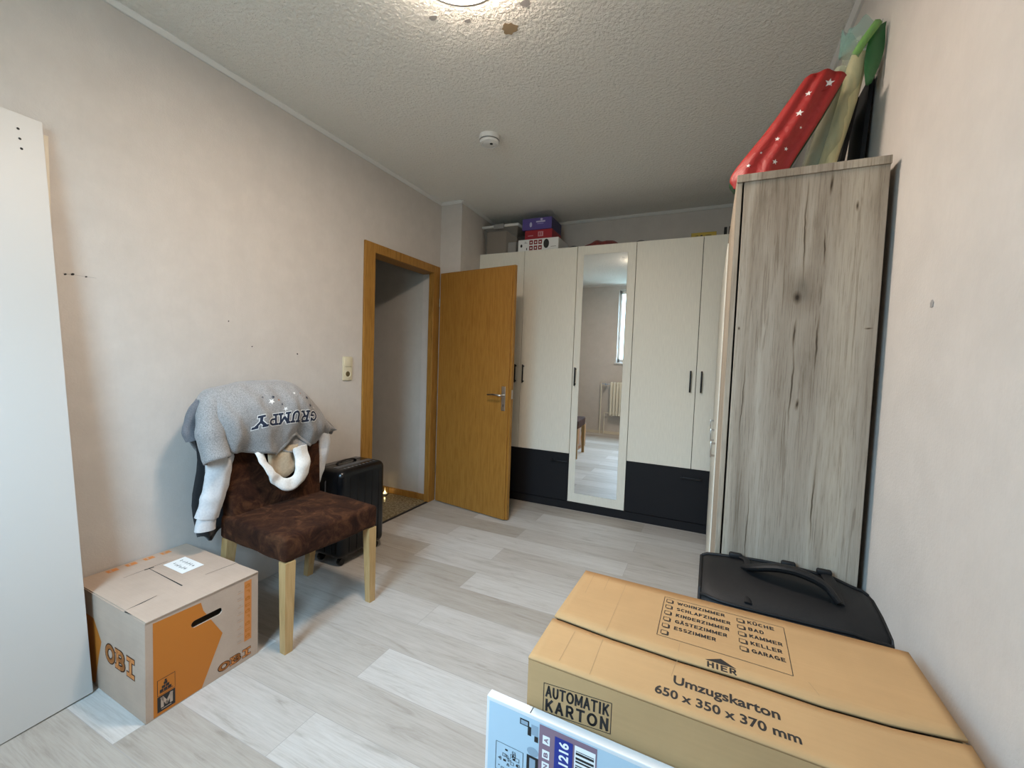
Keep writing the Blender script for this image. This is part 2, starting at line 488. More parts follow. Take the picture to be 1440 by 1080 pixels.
M_suede = mat('brown_suede', (.06, .022, .010), .85, Sheen_Weight=.10, Sheen_Roughness=.4, Specular_IOR_Level=.15); n = NT(M_suede)
n.b.inputs['Sheen Tint'].default_value = (.45, .22, .12, 1)
a = n.noise(n.coord(), 11, 6, .7, 1.2); b = n.noise(n.coord(), 60, 4, .6)
n.base(n.mix(n.ramp(a, [(.35, (.016, .0055, .003)), (.5, (.036, .013, .006)), (.70, (.10, .040, .017))]), n.ramp(b, [(.3, (.7, .7, .7)), (.7, (1.1, 1.1, 1.1))]), .8, 'MULTIPLY'))
n.bump(b, .3, .002)

def cloth(name, ca, cb, sc=260, rough=.9):
    m = mat(name, ca, rough, Sheen_Weight=.2); n = NT(m)
    a = n.noise(n.coord(), sc, 3, .7)
    n.base(n.ramp(a, [(.35, cb), (.62, ca)])); n.bump(a, .25, .001)
    return m
M_grey = cloth('grey_melange_jersey', (.33, .32, .31), (.17, .165, .165))
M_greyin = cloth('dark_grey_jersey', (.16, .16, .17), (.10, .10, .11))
M_sweat = cloth('pale_grey_fleece', (.60, .60, .60), (.52, .52, .53), 120)
M_wfleece = cloth('white_fleece', (.80, .78, .74), (.70, .68, .64), 120)
M_navy = mat('navy_print', (.012, .020, .045), .7)
M_wprint = mat('white_print', (.75, .74, .72), .7)
M_blackcloth = cloth('black_cloth', (.012, .012, .014), (.007, .007, .008))
M_suit = mat('glossy_black_shell', (.003, .003, .0035), .25, Specular_IOR_Level=.4)
M_suitgrey = mat('grey_shell_stripe', (.06, .06, .062), .35)
M_bagn = mat('black_nylon', (.006, .006, .0065), .6, Specular_IOR_Level=.35); n = NT(M_bagn); n.bump(n.noise(n.coord(), 300, 2), .3, .001)
M_bagnavy = mat('dark_navy_nylon', (.003, .004, .012), .7, Specular_IOR_Level=.2)
M_brushed = mat('brushed_steel', (.55, .52, .48), .3, 1.0)
M_plastic = mat('ivory_plastic', (.62, .56, .40), .35)
M_plasticw = mat('white_plastic', (.68, .67, .64), .4)
M_grille = mat('grey_plastic_grille', (.30, .29, .28), .5)
M_rad = mat('cream_enamel', (.70, .66, .54), .3)
M_chrome = mat('chrome', (.7, .7, .7), .12, 1.0)

# ------------------------------------------------------------------ the room
H_, W_, YF = 2.59, 2.599, 3.94
T = .12
def struct(name, mb, m, smooth=False):
    return tag(mb.build(name, m, None, smooth), kind='structure')
struct('floor', MB().box((0, YB - .25, -.06), (W_ + T, YF + T, 0)), M_floor)
struct('ceiling', MB().box((-T, YB - .25, H_), (W_ + T, YF + T, H_ + .1)), M_ceil)
DY0, DY1, DZ = 2.325, 3.02, 1.975        # door opening
struct('wall_left', MB().box((-T, YB - .25, 0), (0, DY0 - .03, H_)).box((-T, DY0 - .03, DZ + .03), (0, DY1 + .03, H_))
       .box((-T, DY1 + .03, 0), (0, YF + T, H_))
       .prism([(0, 3.125, 0), (.208, 3.125, 0), (.172, YF, 0), (0, YF, 0)], (0, 0, H_)), M_wall)
struct('wall_right', MB().box((W_, YB - .25, 0), (W_ + T, YF + T, H_)), M_wall)
struct('wall_back', MB().box((0, YF, 0), (W_, YF + T, H_)), M_wall)
struct('wall_front', MB().box((0, YB - .22, 0), (WX0, YB, H_)).box((WX1, YB - .22, 0), (W_, YB, H_))
       .box((WX0, YB - .22, 0), (WX1, YB, WZ0)).box((WX0, YB - .22, WZ1), (WX1, YB, H_)), M_wall)
# thin ceiling moulding round the room
def moulding(name, a, b, nrm):
    a = Vector(a); b = Vector(b); nn = Vector(nrm)
    p = [a, a + nn * .022, a + nn * .022 - Vector((0, 0, .006)), a + nn * .010 - Vector((0, 0, .022)), a - Vector((0, 0, .022))]
    return struct(name, MB().prism(p, b - a), M_trim)
zz = H_ - .0005
moulding('trim_1', (0, YB, zz), (0, 3.103, zz), (1, 0, 0))
moulding('trim_2', (0, 3.125, zz), (.23, 3.125, zz), (0, -1, 0))
moulding('trim_3', (.209, 3.103, zz), (.172, YF, zz), (1, 0, 0))
moulding('trim_4', (.17, YF, zz), (W_, YF, zz), (0, -1, 0))
moulding('trim_5', (W_, YB, zz), (W_, YF, zz), (-1, 0, 0))
moulding('trim_6', (0, YB, zz), (W_, YB, zz), (0, 1, 0))
struct('baseboard_front', MB().box((0, YB, 0), (W_, YB + .012, .05), .003), M_whitedge)
# window
wf = MB()
for a, b in (((WX0, WZ0), (WX0 + .04, WZ1)), ((WX1 - .04, WZ0), (WX1, WZ1)), ((WX0, WZ0), (WX1, WZ0 + .06)), ((WX0, WZ1 - .06), (WX1, WZ1))):
    wf.box((a[0], YB - .13, a[1]), (b[0], YB - .07, b[1]), .006)
win = struct('window_1', wf, M_plasticw)
M_pane = mat('window_pane', (1, 1, 1), 0.0, 0.0); n = NT(M_pane)
tr_ = n.n('ShaderNodeBsdfTransparent'); gl_ = n.n('ShaderNodeBsdfGlossy'); gl_.inputs['Roughness'].default_value = .02
mx_ = n.n('ShaderNodeMixShader'); mx_.inputs[0].default_value = .05
n.l(tr_.outputs[0], mx_.inputs[1]); n.l(gl_.outputs[0], mx_.inputs[2]); n.l(mx_.outputs[0], n.t.nodes['Material Output'].inputs['Surface'])
MB().box((WX0 + .055, YB - .102, WZ0 + .055), (WX1 - .055, YB - .096, WZ1 - .055)).build('window_pane', M_pane, win)
MB().box((WX0 - .03, YB - .07, WZ0 - .03), (WX1 + .03, YB + .03, WZ0 + .0), .006).build('window_sill', M_plasticw, win)

# hallway beyond the door
HX, HY0, HY1, HZ = -2.4, 1.7, 3.06, 2.35
M_terr = mat('speckled_terrazzo_tile', (.22, .18, .11), .22); n = NT(M_terr)
a = n.noise(n.coord(), 55, 4, .75)
n.base(n.ramp(a, [(.36, (.10, .08, .045)), (.5, (.25, .20, .11)), (.64, (.42, .36, .24))]))
struct('floor_hall', MB().box((HX, HY0 - .1, -.06), (0, HY1 + .1, 0)), M_terr)
struct('ceiling_hall', MB().box((HX, HY0, HZ), (-T, HY1, HZ + .1)), M_ceil)
M_hall = wallpaper('hall_wallpaper', (.50, .475, .43))
struct('wall_hall', MB().box((HX, HY1, 0), (-T, HY1 + .08, HZ)).box((HX - .08, HY0 - .08, 0), (HX, HY1 + .08, HZ)).box((HX, HY0 - .08, 0), (-T, HY0, HZ)), M_hall)
struct('baseboard_hall', MB().box((HX, HY1 - .014, 0), (-.03, HY1, .055), .003), M_oakd)
struct('trim_7', MB().box((-.012, DY0, 0), (.012, DY1, .004), .001), M_dark)

# door: frame and leaf
dz0, dz1 = DY0 - .10, DY1 + .088
fr = MB()
fr.box((-T, DY0 - .03, 0), (.0, DY0, DZ)).box((-.035, DY1, 0), (.0, DY1 + .03, DZ)).box((-T, DY0 - .03, DZ), (0, DY1 + .03, DZ + .03))
fr.box((0, dz0, 0), (.016, DY0, 2.04), .003).box((0, DY1, 0), (.016, dz1, 2.04), .003).box((0, DY0, DZ), (.016, DY1, 2.04), .003)
door = struct('door_1', fr, M_oakd)
hp = Vector((.028, 3.085, 0)); dv = (Vector((.785, 2.957, 0)) - hp).normalized(); nv = Vector((dv.y, -dv.x, 0))
LW, LT = .775, .04
DM = Matrix(((dv.x, nv.x, 0, hp.x), (dv.y, nv.y, 0, hp.y), (0, 0, 1, 0), (0, 0, 0, 1)))
lf = MB().box((0, -LT, .008), (LW, -.012, 1.985), .002, M=DM).box((.012, -.012, .008), (LW - .016, 0, 1.972), .002, M=DM)
leaf = lf.build('door_leaf', M_oak, door)
eb = MB().box((LW, -LT, .008), (LW + .0015, -.012, 1.985), M=DM); eb.build('edge_band', M_oakd, leaf)
hd = MB().box((LW - .078, .0, .865), (LW - .042, .004, 1.055), .003, M=DM)
hd.build('lock_plate', M_brushed, leaf)
def D(p): return DM @ Vector(p)
hd = MB().tube([D((LW - .06, .003, .985)), D((LW - .06, .045, .985))], .009, 14)
hd.tube(catmull([D((LW - .06, .045, .985)), D((LW - .075, .052, .987)), D((LW - .11, .054, .990)), D((LW - .18, .050, .985))], 14), lambda t: .0095 - .003 * t, 14)
autosmooth(hd.build('door_handle', M_brushed, leaf))
MB().box((LW - .063, .004, .895), (LW - .057, .0048, .915), M=DM).build('keyhole', M_hole, leaf)
MB().box((LW + .0015, -.034, .96), (LW + .003, -.018, 1.03), M=DM).build('lock_faceplate', M_brushed, leaf)
hg = MB()
for z in (.25, 1.70): hg.tube([(.026, 3.10, z), (.026, 3.10, z + .07)], .007, 10)
hg.build('hinge', M_brushed, door)

# ------------------------------------------------------------------ ceiling lamp
lp = thing('ceiling_lamp', (1.36, 1.215, H_), 'round glowing flush ceiling lamp with metal rim, above the room', 'ceiling lamp')
autosmooth(MB().lathe([(0, -.001), (.150, -.001), (.150, -.012), (0, -.012)], (1.36, 1.215, H_)).build('base', M_plasticw, lp), 40)
def glow(name, st):
    m = mat(name, (.9, .88, .8), .4); n = NT(m)
    n.b.inputs['Emission Color'].default_value = (*LAMP_C, 1); n.b.inputs['Emission Strength'].default_value = st
    return m
autosmooth(MB().lathe([(.152, -.013), (.160, -.024), (.160, -.048), (.154, -.058)], (1.36, 1.215, H_)).build('glass_edge', glow('dimly_glowing_glass', LAMP_W * .30), lp))
autosmooth(MB().lathe([(.164, -.052), (.170, -.054), (.171, -.062), (.166, -.066), (.158, -.064), (.156, -.058), (.164, -.052)], (1.36, 1.215, H_)).build('rim', M_brushed, lp), 40)
autosmooth(MB().lathe([(.158, -.061), (.14, -.066), (.09, -.070), (.04, -.072), (0, -.072)], (1.36, 1.215, H_)).build('lamp_glass', glow('glowing_glass', LAMP_W), lp))

# marks on the ceiling around the lamp
M_patch = mat('bare_brown_plaster', (.30, .22, .13), .9)
def blob(name, x, y, r, m, label, sy=1.0, seed=0):
    poly = []
    for k in range(18):
        a_ = k / 18 * 2 * math.pi; rr = r * (1 + .10 * math.sin(3 * a_ + seed) + .09 * math.sin(7 * a_ + 2 * seed) + .05 * math.sin(11 * a_ + seed))
        poly.append((x + rr * math.cos(a_), y + sy * rr * math.sin(a_), H_ - .0015))
    o = MB().prism(poly, (0, 0, .0013)).build(name, m, None, origin=(x, y, H_))
    return o
tag(blob('ceiling_patch', 1.369, 1.599, .032, M_patch, '', .9, 1), 'brown bare patch in the ceiling plaster, largest spot beside the lamp', 'plaster patch')
tag(blob('ceiling_spot', 1.112, 1.435, .017, M_grille, '', .7, 2), 'small grey spot on the ceiling plaster, left of the lamp', 'ceiling spot', 'grey spots on the ceiling around the lamp')
tag(blob('ceiling_spot', 1.231, 1.50, .013, M_grille, '', .7, 3), 'smallest grey spot on the ceiling just below the lamp, between the other spots', 'ceiling spot', 'grey spots on the ceiling around the lamp')
tag(blob('ceiling_spot', 1.474, 1.51, .019, M_grille, '', .8, 4), 'grey spot on the ceiling plaster, right of the lamp near the brown patch', 'ceiling spot', 'grey spots on the ceiling around the lamp')

# smoke detector
sx, sy = .905, 2.30
sd = thing('smoke_detector', (sx, sy, H_), 'round white smoke detector on the ceiling', 'smoke detector')
autosmooth(MB().lathe([(0, 0), (.062, 0), (.064, -.018), (.060, -.026)], (sx, sy, H_)).build('base', M_plasticw, sd))
autosmooth(MB().lathe([(.056, -.024), (.056, -.036)], (sx, sy, H_)).build('vent_band', M_grille, sd))
autosmooth(MB().lathe([(.060, -.034), (.056, -.045), (.045, -.050), (.040, -.047), (.036, -.050), (.02, -.052), (0, -.052)], (sx, sy, H_)).build('cover', M_plasticw, sd))
MB().lathe([(.009, -.0520), (.009, -.0545), (0, -.0545)], (sx + .02, sy - .012, H_), n=16).build('test_button', M_hole, sd)

# switch and socket
sw = thing('switch_and_socket', (0, 2.092, 1.09), 'ivory light switch above a wall socket, left of the door frame', 'light switch')
autosmooth(MB().box((0, 2.051, 1.088), (.010, 2.133, 1.244), .004).build('cover_frame', M_plastic, sw), 30)
autosmooth(MB().box((.009, 2.062, 1.178), (.0145, 2.122, 1.234), .003).build('rocker', M_plastic, sw), 30)
autosmooth(MB().lathe([(.026, .009), (.026, .013), (.021, .0132), (.0195, .011), (0, .011)], (0, 2.092, 1.13), (1, 0, 0)).build('socket', M_plastic, sw), 30)
MB().lathe([(.0175, .0115), (0, .0118)], (0, 2.092, 1.13), (1, 0, 0)).build('socket_recess', mat('brown_socket_recess', (.10, .075, .03), .6), sw)

# ------------------------------------------------------------------ wardrobe on the back wall
WD, WH = 3.485, 2.228
wr = thing('wardrobe', (1.37, 3.7, 0), 'wide cream and black five-door wardrobe with a mirror door along the back wall', 'wardrobe')
xs = [.178, .641, 1.122, 1.603, 2.084, 2.565]
MB().box((.176, WD + .02, .0), (2.567, YF - .03, WH), .001).build('carcass', M_cream, wr)
MB().box((.18, WD + .004, 0), (2.56, WD + .02, .066)).build('plinth', M_black, wr)
MB().box((.1785, WD + .017, .07), (2.565, WD + .0205, WH - .004)).build('shadow_gap', M_black, wr)
def handle(x, z0, z1, parent, y=WD):
    autosmooth(MB().box((x - .006, y - .030, z0), (x + .006, y - .022, z1), .003)
               .box((x - .005, y - .024, z0 + .008), (x + .005, y + .001, z0 + .02), .002).box((x - .005, y - .024, z1 - .02), (x + .005, y + .001, z1 - .008), .002)
               .build('handle', M_blackm, parent), 30)
g = .002
def wdoor(i, z0, nm='door'):
    return MB().box((xs[i] + g, WD, z0), (xs[i + 1] - g, WD + .017, WH - .002), .0015).build(nm, M_cream, wr)
for i in (0, 1, 3, 4):
    d = wdoor(i, .483)
    handle({0: xs[1] - .045, 1: xs[1] + .030, 3: xs[4] - .038, 4: xs[4] + .038}[i], 1.065, 1.228, d)
d = wdoor(2, .072); d.name = 'mirror_door'
handle(1.149, 1.065, 1.22, d)
mir = MB().hexa([(1.183, WD - .0035, .150), (1.538, WD - .0035, .150), (1.538, WD - .0002, .150), (1.183, WD - .0002, .150), (1.183, WD - .0135, 2.150), (1.538, WD - .0135, 2.150), (1.538, WD - .0002, 2.150), (1.183, WD - .0002, 2.150)])
mo = mir.build('mirror', M_mirror, d)
tag(d, 'cream door with a tall mirror')
for x0, x1, hx in ((xs[0], xs[2], None), (xs[3], xs[5], 2.09)):
    d = MB().box((x0 + g, WD, .072), (x1 - g, WD + .017, .478), .0015).build('drawer', M_black, wr)
    hx = hx or 1.04
    autosmooth(MB().box((hx - .075, WD - .028, .407), (hx + .075, WD - .020, .419), .003)
               .box((hx - .068, WD - .022, .408), (hx - .056, WD + .001, .418), .002).box((hx + .056, WD - .022, .408), (hx + .068, WD + .001, .418), .002)
               .build('handle', M_blackm, d), 30)

# ------------------------------------------------------------------ grey oak cabinet on the right
CX0, CX1, CY0, CY1, CH = 2.236, 2.578, 1.4575, 3.44, 1.828
cb_ = thing('tall_cabinet', (2.4, 2.4, 0), 'tall grey oak cabinet with knotty side panel against the right wall', 'cabinet')
def cabpart(nm, a, b, m, bev=.0012, par=None):
    return MB().box(a, b, bev).build(nm, m, par or cb_)
cabpart('side_panel', (CX0 + .002, CY0, 0), (CX1, CY0 + .018, CH - .022), M_cab)
cabpart('top', (CX0 - .018, CY0 - .004, CH - .022), (CX1 + .002, CY1, CH), M_cab)
cabpart('carcass', (CX0 + .004, CY0 + .018, 0), (CX1, CY1, CH - .023), M_cab)
fx = CX0 - .018
cabpart('front_panel', (fx, CY0 + .001, .0), (CX0 - .003, 2.02, CH - .0225), M_cab)
for y0, y1 in ((2.025, 2.47), (2.475, 2.92), (2.925, 3.38)):
    dd = cabpart('door', (fx - .004, y0, .07), (CX0 - .004, y1, CH - .05), M_cream)
    autosmooth(MB().box((fx - .024, y0 + .03, .86), (fx - .018, y0 + .042, .93), .002).box((fx - .02, y0 + .031, .864), (fx - .003, y0 + .041, .872)).box((fx - .02, y0 + .031, .918), (fx - .003, y0 + .041, .926)).build('handle', M_brushed, dd), 30)

# ------------------------------------------------------------------ white boards leaning at the left
def board(name, br_, tr, e1, wd, th, m, label, group=None):
    br_ = Vector(br_); tr = Vector(tr); e2 = (tr - br_); h = e2.length; e2.normalize()
    e1 = Vector(e1); e1 = (e1 - e2 * e1.dot(e2)).normalized(); nn = e1.cross(e2).normalized()
    if nn.x < 0: nn = -nn
    Mx = Matrix(((e1.x, e2.x, nn.x, br_.x), (e1.y, e2.y, nn.y, br_.y), (e1.z, e2.z, nn.z, br_.z), (0, 0, 0, 1)))
    t_ = thing(name, br_, label, 'board', group)
    MB().box((0, 0, -th), (wd, h, 0), .001, M=Mx).build('panel', m, t_)
    return t_, Mx, h
bt, BM_, bh = board('white_board', (.219, .72, .006), (.034, .680, 2.018), (.08, -1, .012), .58, .018, M_white, 'tall white laminate board leaning on the left wall beside the moving box', 'boards leaning on the left wall')
for i in range(3):
    MB().lathe([(.004, .0004), (0, .0005)], BM_ @ Vector((.062 - .002 * i, bh - .052 - .032 * i, 0)), (BM_.to_3x3() @ Vector((0, 0, 1))), 12).build('drilled_hole', M_hole, bt)
board('beige_edged_board', (.10, .695, .004), (.0145, .7005, 1.985), (.03, -1, 0), .50, .012, M_whitedge, 'second board with a beige edge, tucked behind the tall white one', 'boards leaning on the left wall')

# ------------------------------------------------------------------ moving box with orange print (left)
def carton_walls(mb, P, Z0, Z1, th):
    """P: 4 corners (x,y) counter-clockwise"""
    c = Vector((sum(p[0] for p in P) / 4, sum(p[1] for p in P) / 4))
    for i in range(4):
        a, b = Vector(P[i]), Vector(P[(i + 1) % 4]); t_ = (b - a).normalized(); nn = Vector((-t_.y, t_.x))
        a2 = a + nn * th + t_ * th; b2 = b + nn * th - t_ * th
        mb.hexa([(a.x, a.y, Z0), (b.x, b.y, Z0), (b2.x, b2.y, Z0), (a2.x, a2.y, Z0), (a.x, a.y, Z1), (b.x, b.y, Z1), (b2.x, b2.y, Z1), (a2.x, a2.y, Z1)])
OB = [(.010, .745), (.538, .733), (.530, 1.125), (.004, 1.138)]
ob = thing('moving_box', (.27, .93, 0), 'open-flapped cardboard moving box with orange print, on the floor by the left wall', 'cardboard box')
OZ = .346
mb = MB()
for i in (0, 2, 3):
    a, b = Vector(OB[i]), Vector(OB[(i + 1) % 4]); t_ = (b - a).normalized(); nn = Vector((-t_.y, t_.x)); a2 = a + nn * .005 + t_ * .005; b2 = b + nn * .005 - t_ * .005
    mb.hexa([(a.x, a.y, .001), (b.x, b.y, .001), (b2.x, b2.y, .001), (a2.x, a2.y, .001), (a.x, a.y, OZ), (b.x, b.y, OZ), (b2.x, b2.y, OZ), (a2.x, a2.y, OZ)])
mb.box((.012, .748, .001), (.53, 1.12, .006))
# front wall with the real hand hole
a = Vector((OB[1][0], OB[1][1], 0)); b = Vector((OB[2][0], OB[2][1], 0)); U_ = (b - a); L_ = U_.length; U_.normalize()
sl = [(.141 + .012, .262)]
s0, s1, sz, sr = .152, .236, .262, .0125
slot = arc(s1 - .0, sz, sr, sr, 90, -90, 8) + arc(s0, sz, sr, sr, -90, -270, 8)
v2, f2 = shape2d([[(0, .001), (L_, .001), (L_, OZ), (0, OZ)], slot])
fm = plane_map(a, U_, Vector((0, 0, 1)), .0004)
k = len(mb.v)
mb.add([fm(p, 0) for p in v2], f2)
mb.add([fm(p, 0) - Vector((.005, 0, 0)) for p in v2], f2)
for i in range(len(slot)):
    p, q = slot[i], slot[(i + 1) % len(slot)]
    mb.add([fm(p, 0), fm(q, 0), fm(q, 0) - Vector((.005, 0, 0)), fm(p, 0) - Vector((.005, 0, 0))], [(0, 1, 2, 3)])
mb.build('box_body', M_card2, ob)
MB().box((.02, .76, .20), (.5, 1.10, .21)).build('inner_flap', M_card2, ob)
# top flaps: front one, middle and rear with a cut slot between them
def flap(name, P, z, m, par, th=.004):
    zs = z if isinstance(z, (list, tuple)) else [z] * len(P)
    return MB().prism([(p[0], p[1], q) for p, q in zip(P, zs)], (0, 0, th)).build(name, m, par)
flap('top_flap', [(.402, .738), (.540, .735), (.533, 1.124), (.395, 1.122)], [OZ + .001, OZ, OZ, OZ + .003], M_card2, ob)
flap('top_flap', [(.008, .747), (.399, .740), (.391, 1.128), (.004, 1.136)], OZ, M_card2, ob)
ct = MB()
zt = OZ + .0046
def crack(mb, a, b, w0, w1=None, z=zt):
    a = Vector((a[0], a[1], z)); b = Vector((b[0], b[1], z)); t_ = (b - a).normalized(); nn = Vector((-t_.y, t_.x, 0)); w1 = w0 if w1 is None else w1
    mb.add([a - nn * w0, b - nn * w1, b + nn * w1, a + nn * w0], [(0, 1, 2, 3)])
crack(ct, (.137, .845), (.128, 1.0), .0008, .001); crack(ct, (.137, .93), (.392, .918), .001, .0025); crack(ct, (.133, .915), (.139, .945), .004, .003)
crack(ct, (.405, .7385), (.388, .838), .0045, .001); crack(ct, (.408, .738), (.452, .7375), .006, .001); crack(ct, (.378, 1.008), (.388, 1.126), .0008, .0014)
ct.build('flap_cut', M_dark, ob)
# label on top
lm_ = plane_map((.150, .972, OZ + .0045), Vector((.145, -.004, 0)), Vector((-.005, .085, 0)), .0004)
items = [(quad2d(0, 0, 1, 1), 0, 1)]
rs = random.Random(3)
for row, yy in enumerate((.62, .26)):
    for kx in range(6):
        # handwriting: short pen strokes
        x0 = .14 + kx * .12; y0 = yy
        for s_ in range(2):
            xa, ya = x0 + rs.uniform(0, .06), y0 + rs.uniform(-.02, .06); xb, yb = x0 + rs.uniform(.02, .09), y0 + rs.uniform(.06, .16)
            dx, dy = xb - xa, yb - ya; L2 = math.hypot(dx, dy); px_, py_ = -dy / L2 * .012, dx / L2 * .018
            items.append((([(xa + px_, ya + py_), (xa - px_, ya - py_), (xb - px_, yb - py_), (xb + px_, yb + py_)], [(0, 1, 2, 3)]), 1, 2))
lb = printed('paper_label', items, lm_, [M_paper, M_ink], ob)
# orange prints on the front face
items = [(shape2d([[(.022, .335), (.172, .330), (.180, .296), (.1919, .2750)] + arc(s0, sz, sr + .0005, sr + .0005, 90, 270, 8) + [(.2057, .2490), (.249, .171), (.174, .004), (.022, .004)]]), 0, 1)]
# pictogram and size mark
items += [(quad2d(.033, .072, .087, .128), 1, 2), (quad2d(.0345, .0735, .0855, .1265), 0, 3), (quad2d(.033, .014, .087, .069), 1, 2)]
items += [(sans2d('M', .044, .028, .078, .062, .13), 2, 3), (quad2d(.045, .020, .075, .0225), 2, 3)]
for x0, y0 in ((.040, .082), (.052, .082), (.064, .082), (.046, .093), (.058, .093), (.052, .104)):
    items.append((quad2d(x0, y0, x0 + .0105, y0 + .0095), 1, 4))
items += [(shape2d([[(.040, .079), (.080, .079), (.080, .081), (.040, .081)]]), 1, 4), (quad2d(.0545, .114, .0605, .121), 1, 4)]
printed('orange_shape_print', items, fm, [M_orange, M_ink, M_card2], ob)
ft = lambda vf, x0, y0, x1, y1: fit2d(vf, x0, y0, x1, y1)
def slab_print(name, txt, x0, y0, x1, y1, mp, fill, outl, par, w0=.105, w1=.165):
    sx_, sy_ = (x1 - x0) / len(txt), (y1 - y0)
    conv = lambda vf: ([(x0 + p[0] * sx_, y0 + p[1] * sy_) for p in vf[0]], vf[1])
    return printed(name, [(conv(slab(txt, w1)), 1, 1.5), (conv(slab(txt, w0)), 0, 2.5)], mp, [fill, outl], par)
slab_print('orange_lettering', 'OBI', .232, .020, .366, .050, fm, M_orange2, M_oink, ob)
cl = Vector((OB[0][0], OB[0][1], 0)); ul = (Vector((OB[1][0], OB[1][1], 0)) - cl).normalized()
fl = plane_map(cl, ul, Vector((0, 0, 1)), .0004)
slab_print('orange_lettering', 'OBI', .252, .130, .468, .195, fl, M_orange2, M_oink, ob)
printed('orange_shape_print', [(shape2d([[(.02, .26), (.165, .255), (.222, .184), (.200, .12), (.17, .01), (.02, .01)]]), 0, 1)], fl, [M_orange], ob)
items = [(quad2d(.334, .083, .364, .330), 0, 1)]
for i in range(9):
    zz_ = .095 + i * .026
    for dx, dy, ww, hh in ((.004, 0, .020, .003), (.004, .008, .020, .003), (.004, 0, .004, .011), (.018, .002, .004, .012), (.010, .012, .010, .003)):
        if (i * 3 + int(dx * 1000)) % 4 != 1: items.append((quad2d(.334 + dx, zz_ + dy, .334 + dx + ww, zz_ + dy + hh), 1, 2))
for i in range(8):
    zz_ = .09 + i * .029
    items.append((quad2d(.306, zz_, .330, zz_ + .0008), 1, 2)); items.append((quad2d(.306 + (i % 3) * .004, zz_ + .006, .322, zz_ + .010), 2, 1))
printed('room_list_print', items, fm, [M_orange2, M_orange, mat('faint_grey_print', (.36, .27, .21), .8)], ob)
items = []
for i in range(4):
    x0, y0 = .020, .835 + i * .062
    items.append((quad2d(x0, y0, x0 + .026, y0 + .036), 0, 1)); items.append((quad2d(x0 + .006, y0 + .01, x0 + .02, y0 + .016), 1, 2))
for i in range(4): printed('top_orange_print', items[2 * i:2 * i + 2], plane_map((0, 0, OZ + .0042), Vector((1, 0, 0)), Vector((0, 1, 0)), .0004), [M_orange2, M_card2], ob)

# ------------------------------------------------------------------ large moving cartons (right)
KO = Vector((1.897, .716, 0)); kth = -.022; KL, KW, KT = .655, .372, .704
e1 = Vector((math.cos(kth), math.sin(kth), 0)); e2 = Vector((-math.sin(kth), math.cos(kth), 0))
def KP(u, v_, z): return KO + e1 * u + e2 * v_ + Vector((0, 0, z))
def big_carton(nm, z0, z1, label):
    t_ = thing(nm, KP(KL / 2, KW / 2, z0), label, 'cardboard box', 'stacked moving cartons')
    mb = MB()
    th = .004
    for (a, b, c, d) in ((0, 0, KL, th), (0, KW - th, KL, KW), (0, th, th, KW - th), (KL - th, th, KL, KW - th)):
        mb.hexa([KP(a, b, z0), KP(c, b, z0), KP(c, d, z0), KP(a, d, z0), KP(a, b, z1), KP(c, b, z1), KP(c, d, z1), KP(a, d, z1)])
    mb.hexa([KP(0, 0, z0), KP(KL, 0, z0), KP(KL, KW, z0), KP(0, KW, z0), KP(0, 0, z0 + .004), KP(KL, 0, z0 + .004), KP(KL, KW, z0 + .004), KP(0, KW, z0 + .004)])
    mb.build('box_body', M_card, t_)
    return t_
k0 = big_carton('moving_carton', .0, .333, 'golden cardboard carton on the floor, under the large printed moving carton')
MB().hexa([KP(0, 0, .333), KP(KL, 0, .333), KP(KL, KW, .333), KP(0, KW, .333), KP(0, 0, .3365), KP(KL, 0, .3365), KP(KL, KW, .3365), KP(0, KW, .3365)]).build('top_flap', M_card, k0)
kc = big_carton('moving_carton', .337, KT - .006, 'large golden moving carton with printed room checklist, in front of the black bag')
SLP = [(0, .132), (.19, .118), (.38, .1125), (.55, .115), (.72, .113), (.86, .122), (1.0, .142)]   # the slit between the two flaps wanders
def SLv(s_):
    for (a, b), (c, d) in zip(SLP[:-1], SLP[1:]):
        if s_ <= c: return b + (d - b) * (s_ - a) / (c - a)
    return SLP[-1][1]
def bowed(front, name, nx=40, ny=8):
    rows = []
    for j in range(ny + 1):
        q = j / ny if front else 1 - j / ny
        row = []
        for i in range(nx + 1):
            s_ = i / nx; sv = SLv(s_)
            v0, v1 = (-.001, sv - .0050) if front else (sv + .0050, KW + .001)
            vv = v0 + (v1 - v0) * j / ny
            z = (KT - .004 + .005 * q) if front else (KT - .002 + .003 * q)
            row.append(KP(s_ * KL, vv, z + .004 * math.sin(math.pi * s_) * q))
        rows.append(row)
    o = MB().grid(rows).build(name, M_card, kc, smooth=True)
    solidify(o, .0045, 0)
    return o, rows
fr_, r1 = bowed(True, 'top_flap')
bk_, r2 = bowed(False, 'top_flap')
# torn fibres on the slit edge and a small tape stub at the left
MB().hexa([KP(-.003, .13, KT - .09), KP(.0, .13, KT - .09), KP(.0, .25, KT - .09), KP(-.003, .25, KT - .09), KP(-.003, .13, KT - .012), KP(.0, .13, KT - .012), KP(.0, .25, KT - .012), KP(-.003, .25, KT - .012)]).build('side_tab', M_card, kc)
def top_bvh(rows):
    v = [q for r in rows for q in r]; C_ = len(rows[0]); f = []
    for i in range(len(rows) - 1):
        for k in range(C_ - 1): f.append((i * C_ + k, i * C_ + k + 1, (i + 1) * C_ + k + 1, (i + 1) * C_ + k))
    return BVHTree.FromPolygons([tuple(q) for q in v], f)
bvs = [top_bvh(r1), top_bvh(r2)]
def tmap(p, k=1.0):
    """p in world x, y; lands on the flaps"""
    best = None
    for b_ in bvs:
        h_ = b_.ray_cast(Vector((p[0], p[1], 1.2)), Vector((0, 0, -1)))
        if h_[0] is not None and (best is None or h_[0].z > best): best = h_[0].z
    if best is None: best = KT
    return Vector((p[0], p[1], best + .0023 + .0004 * k))
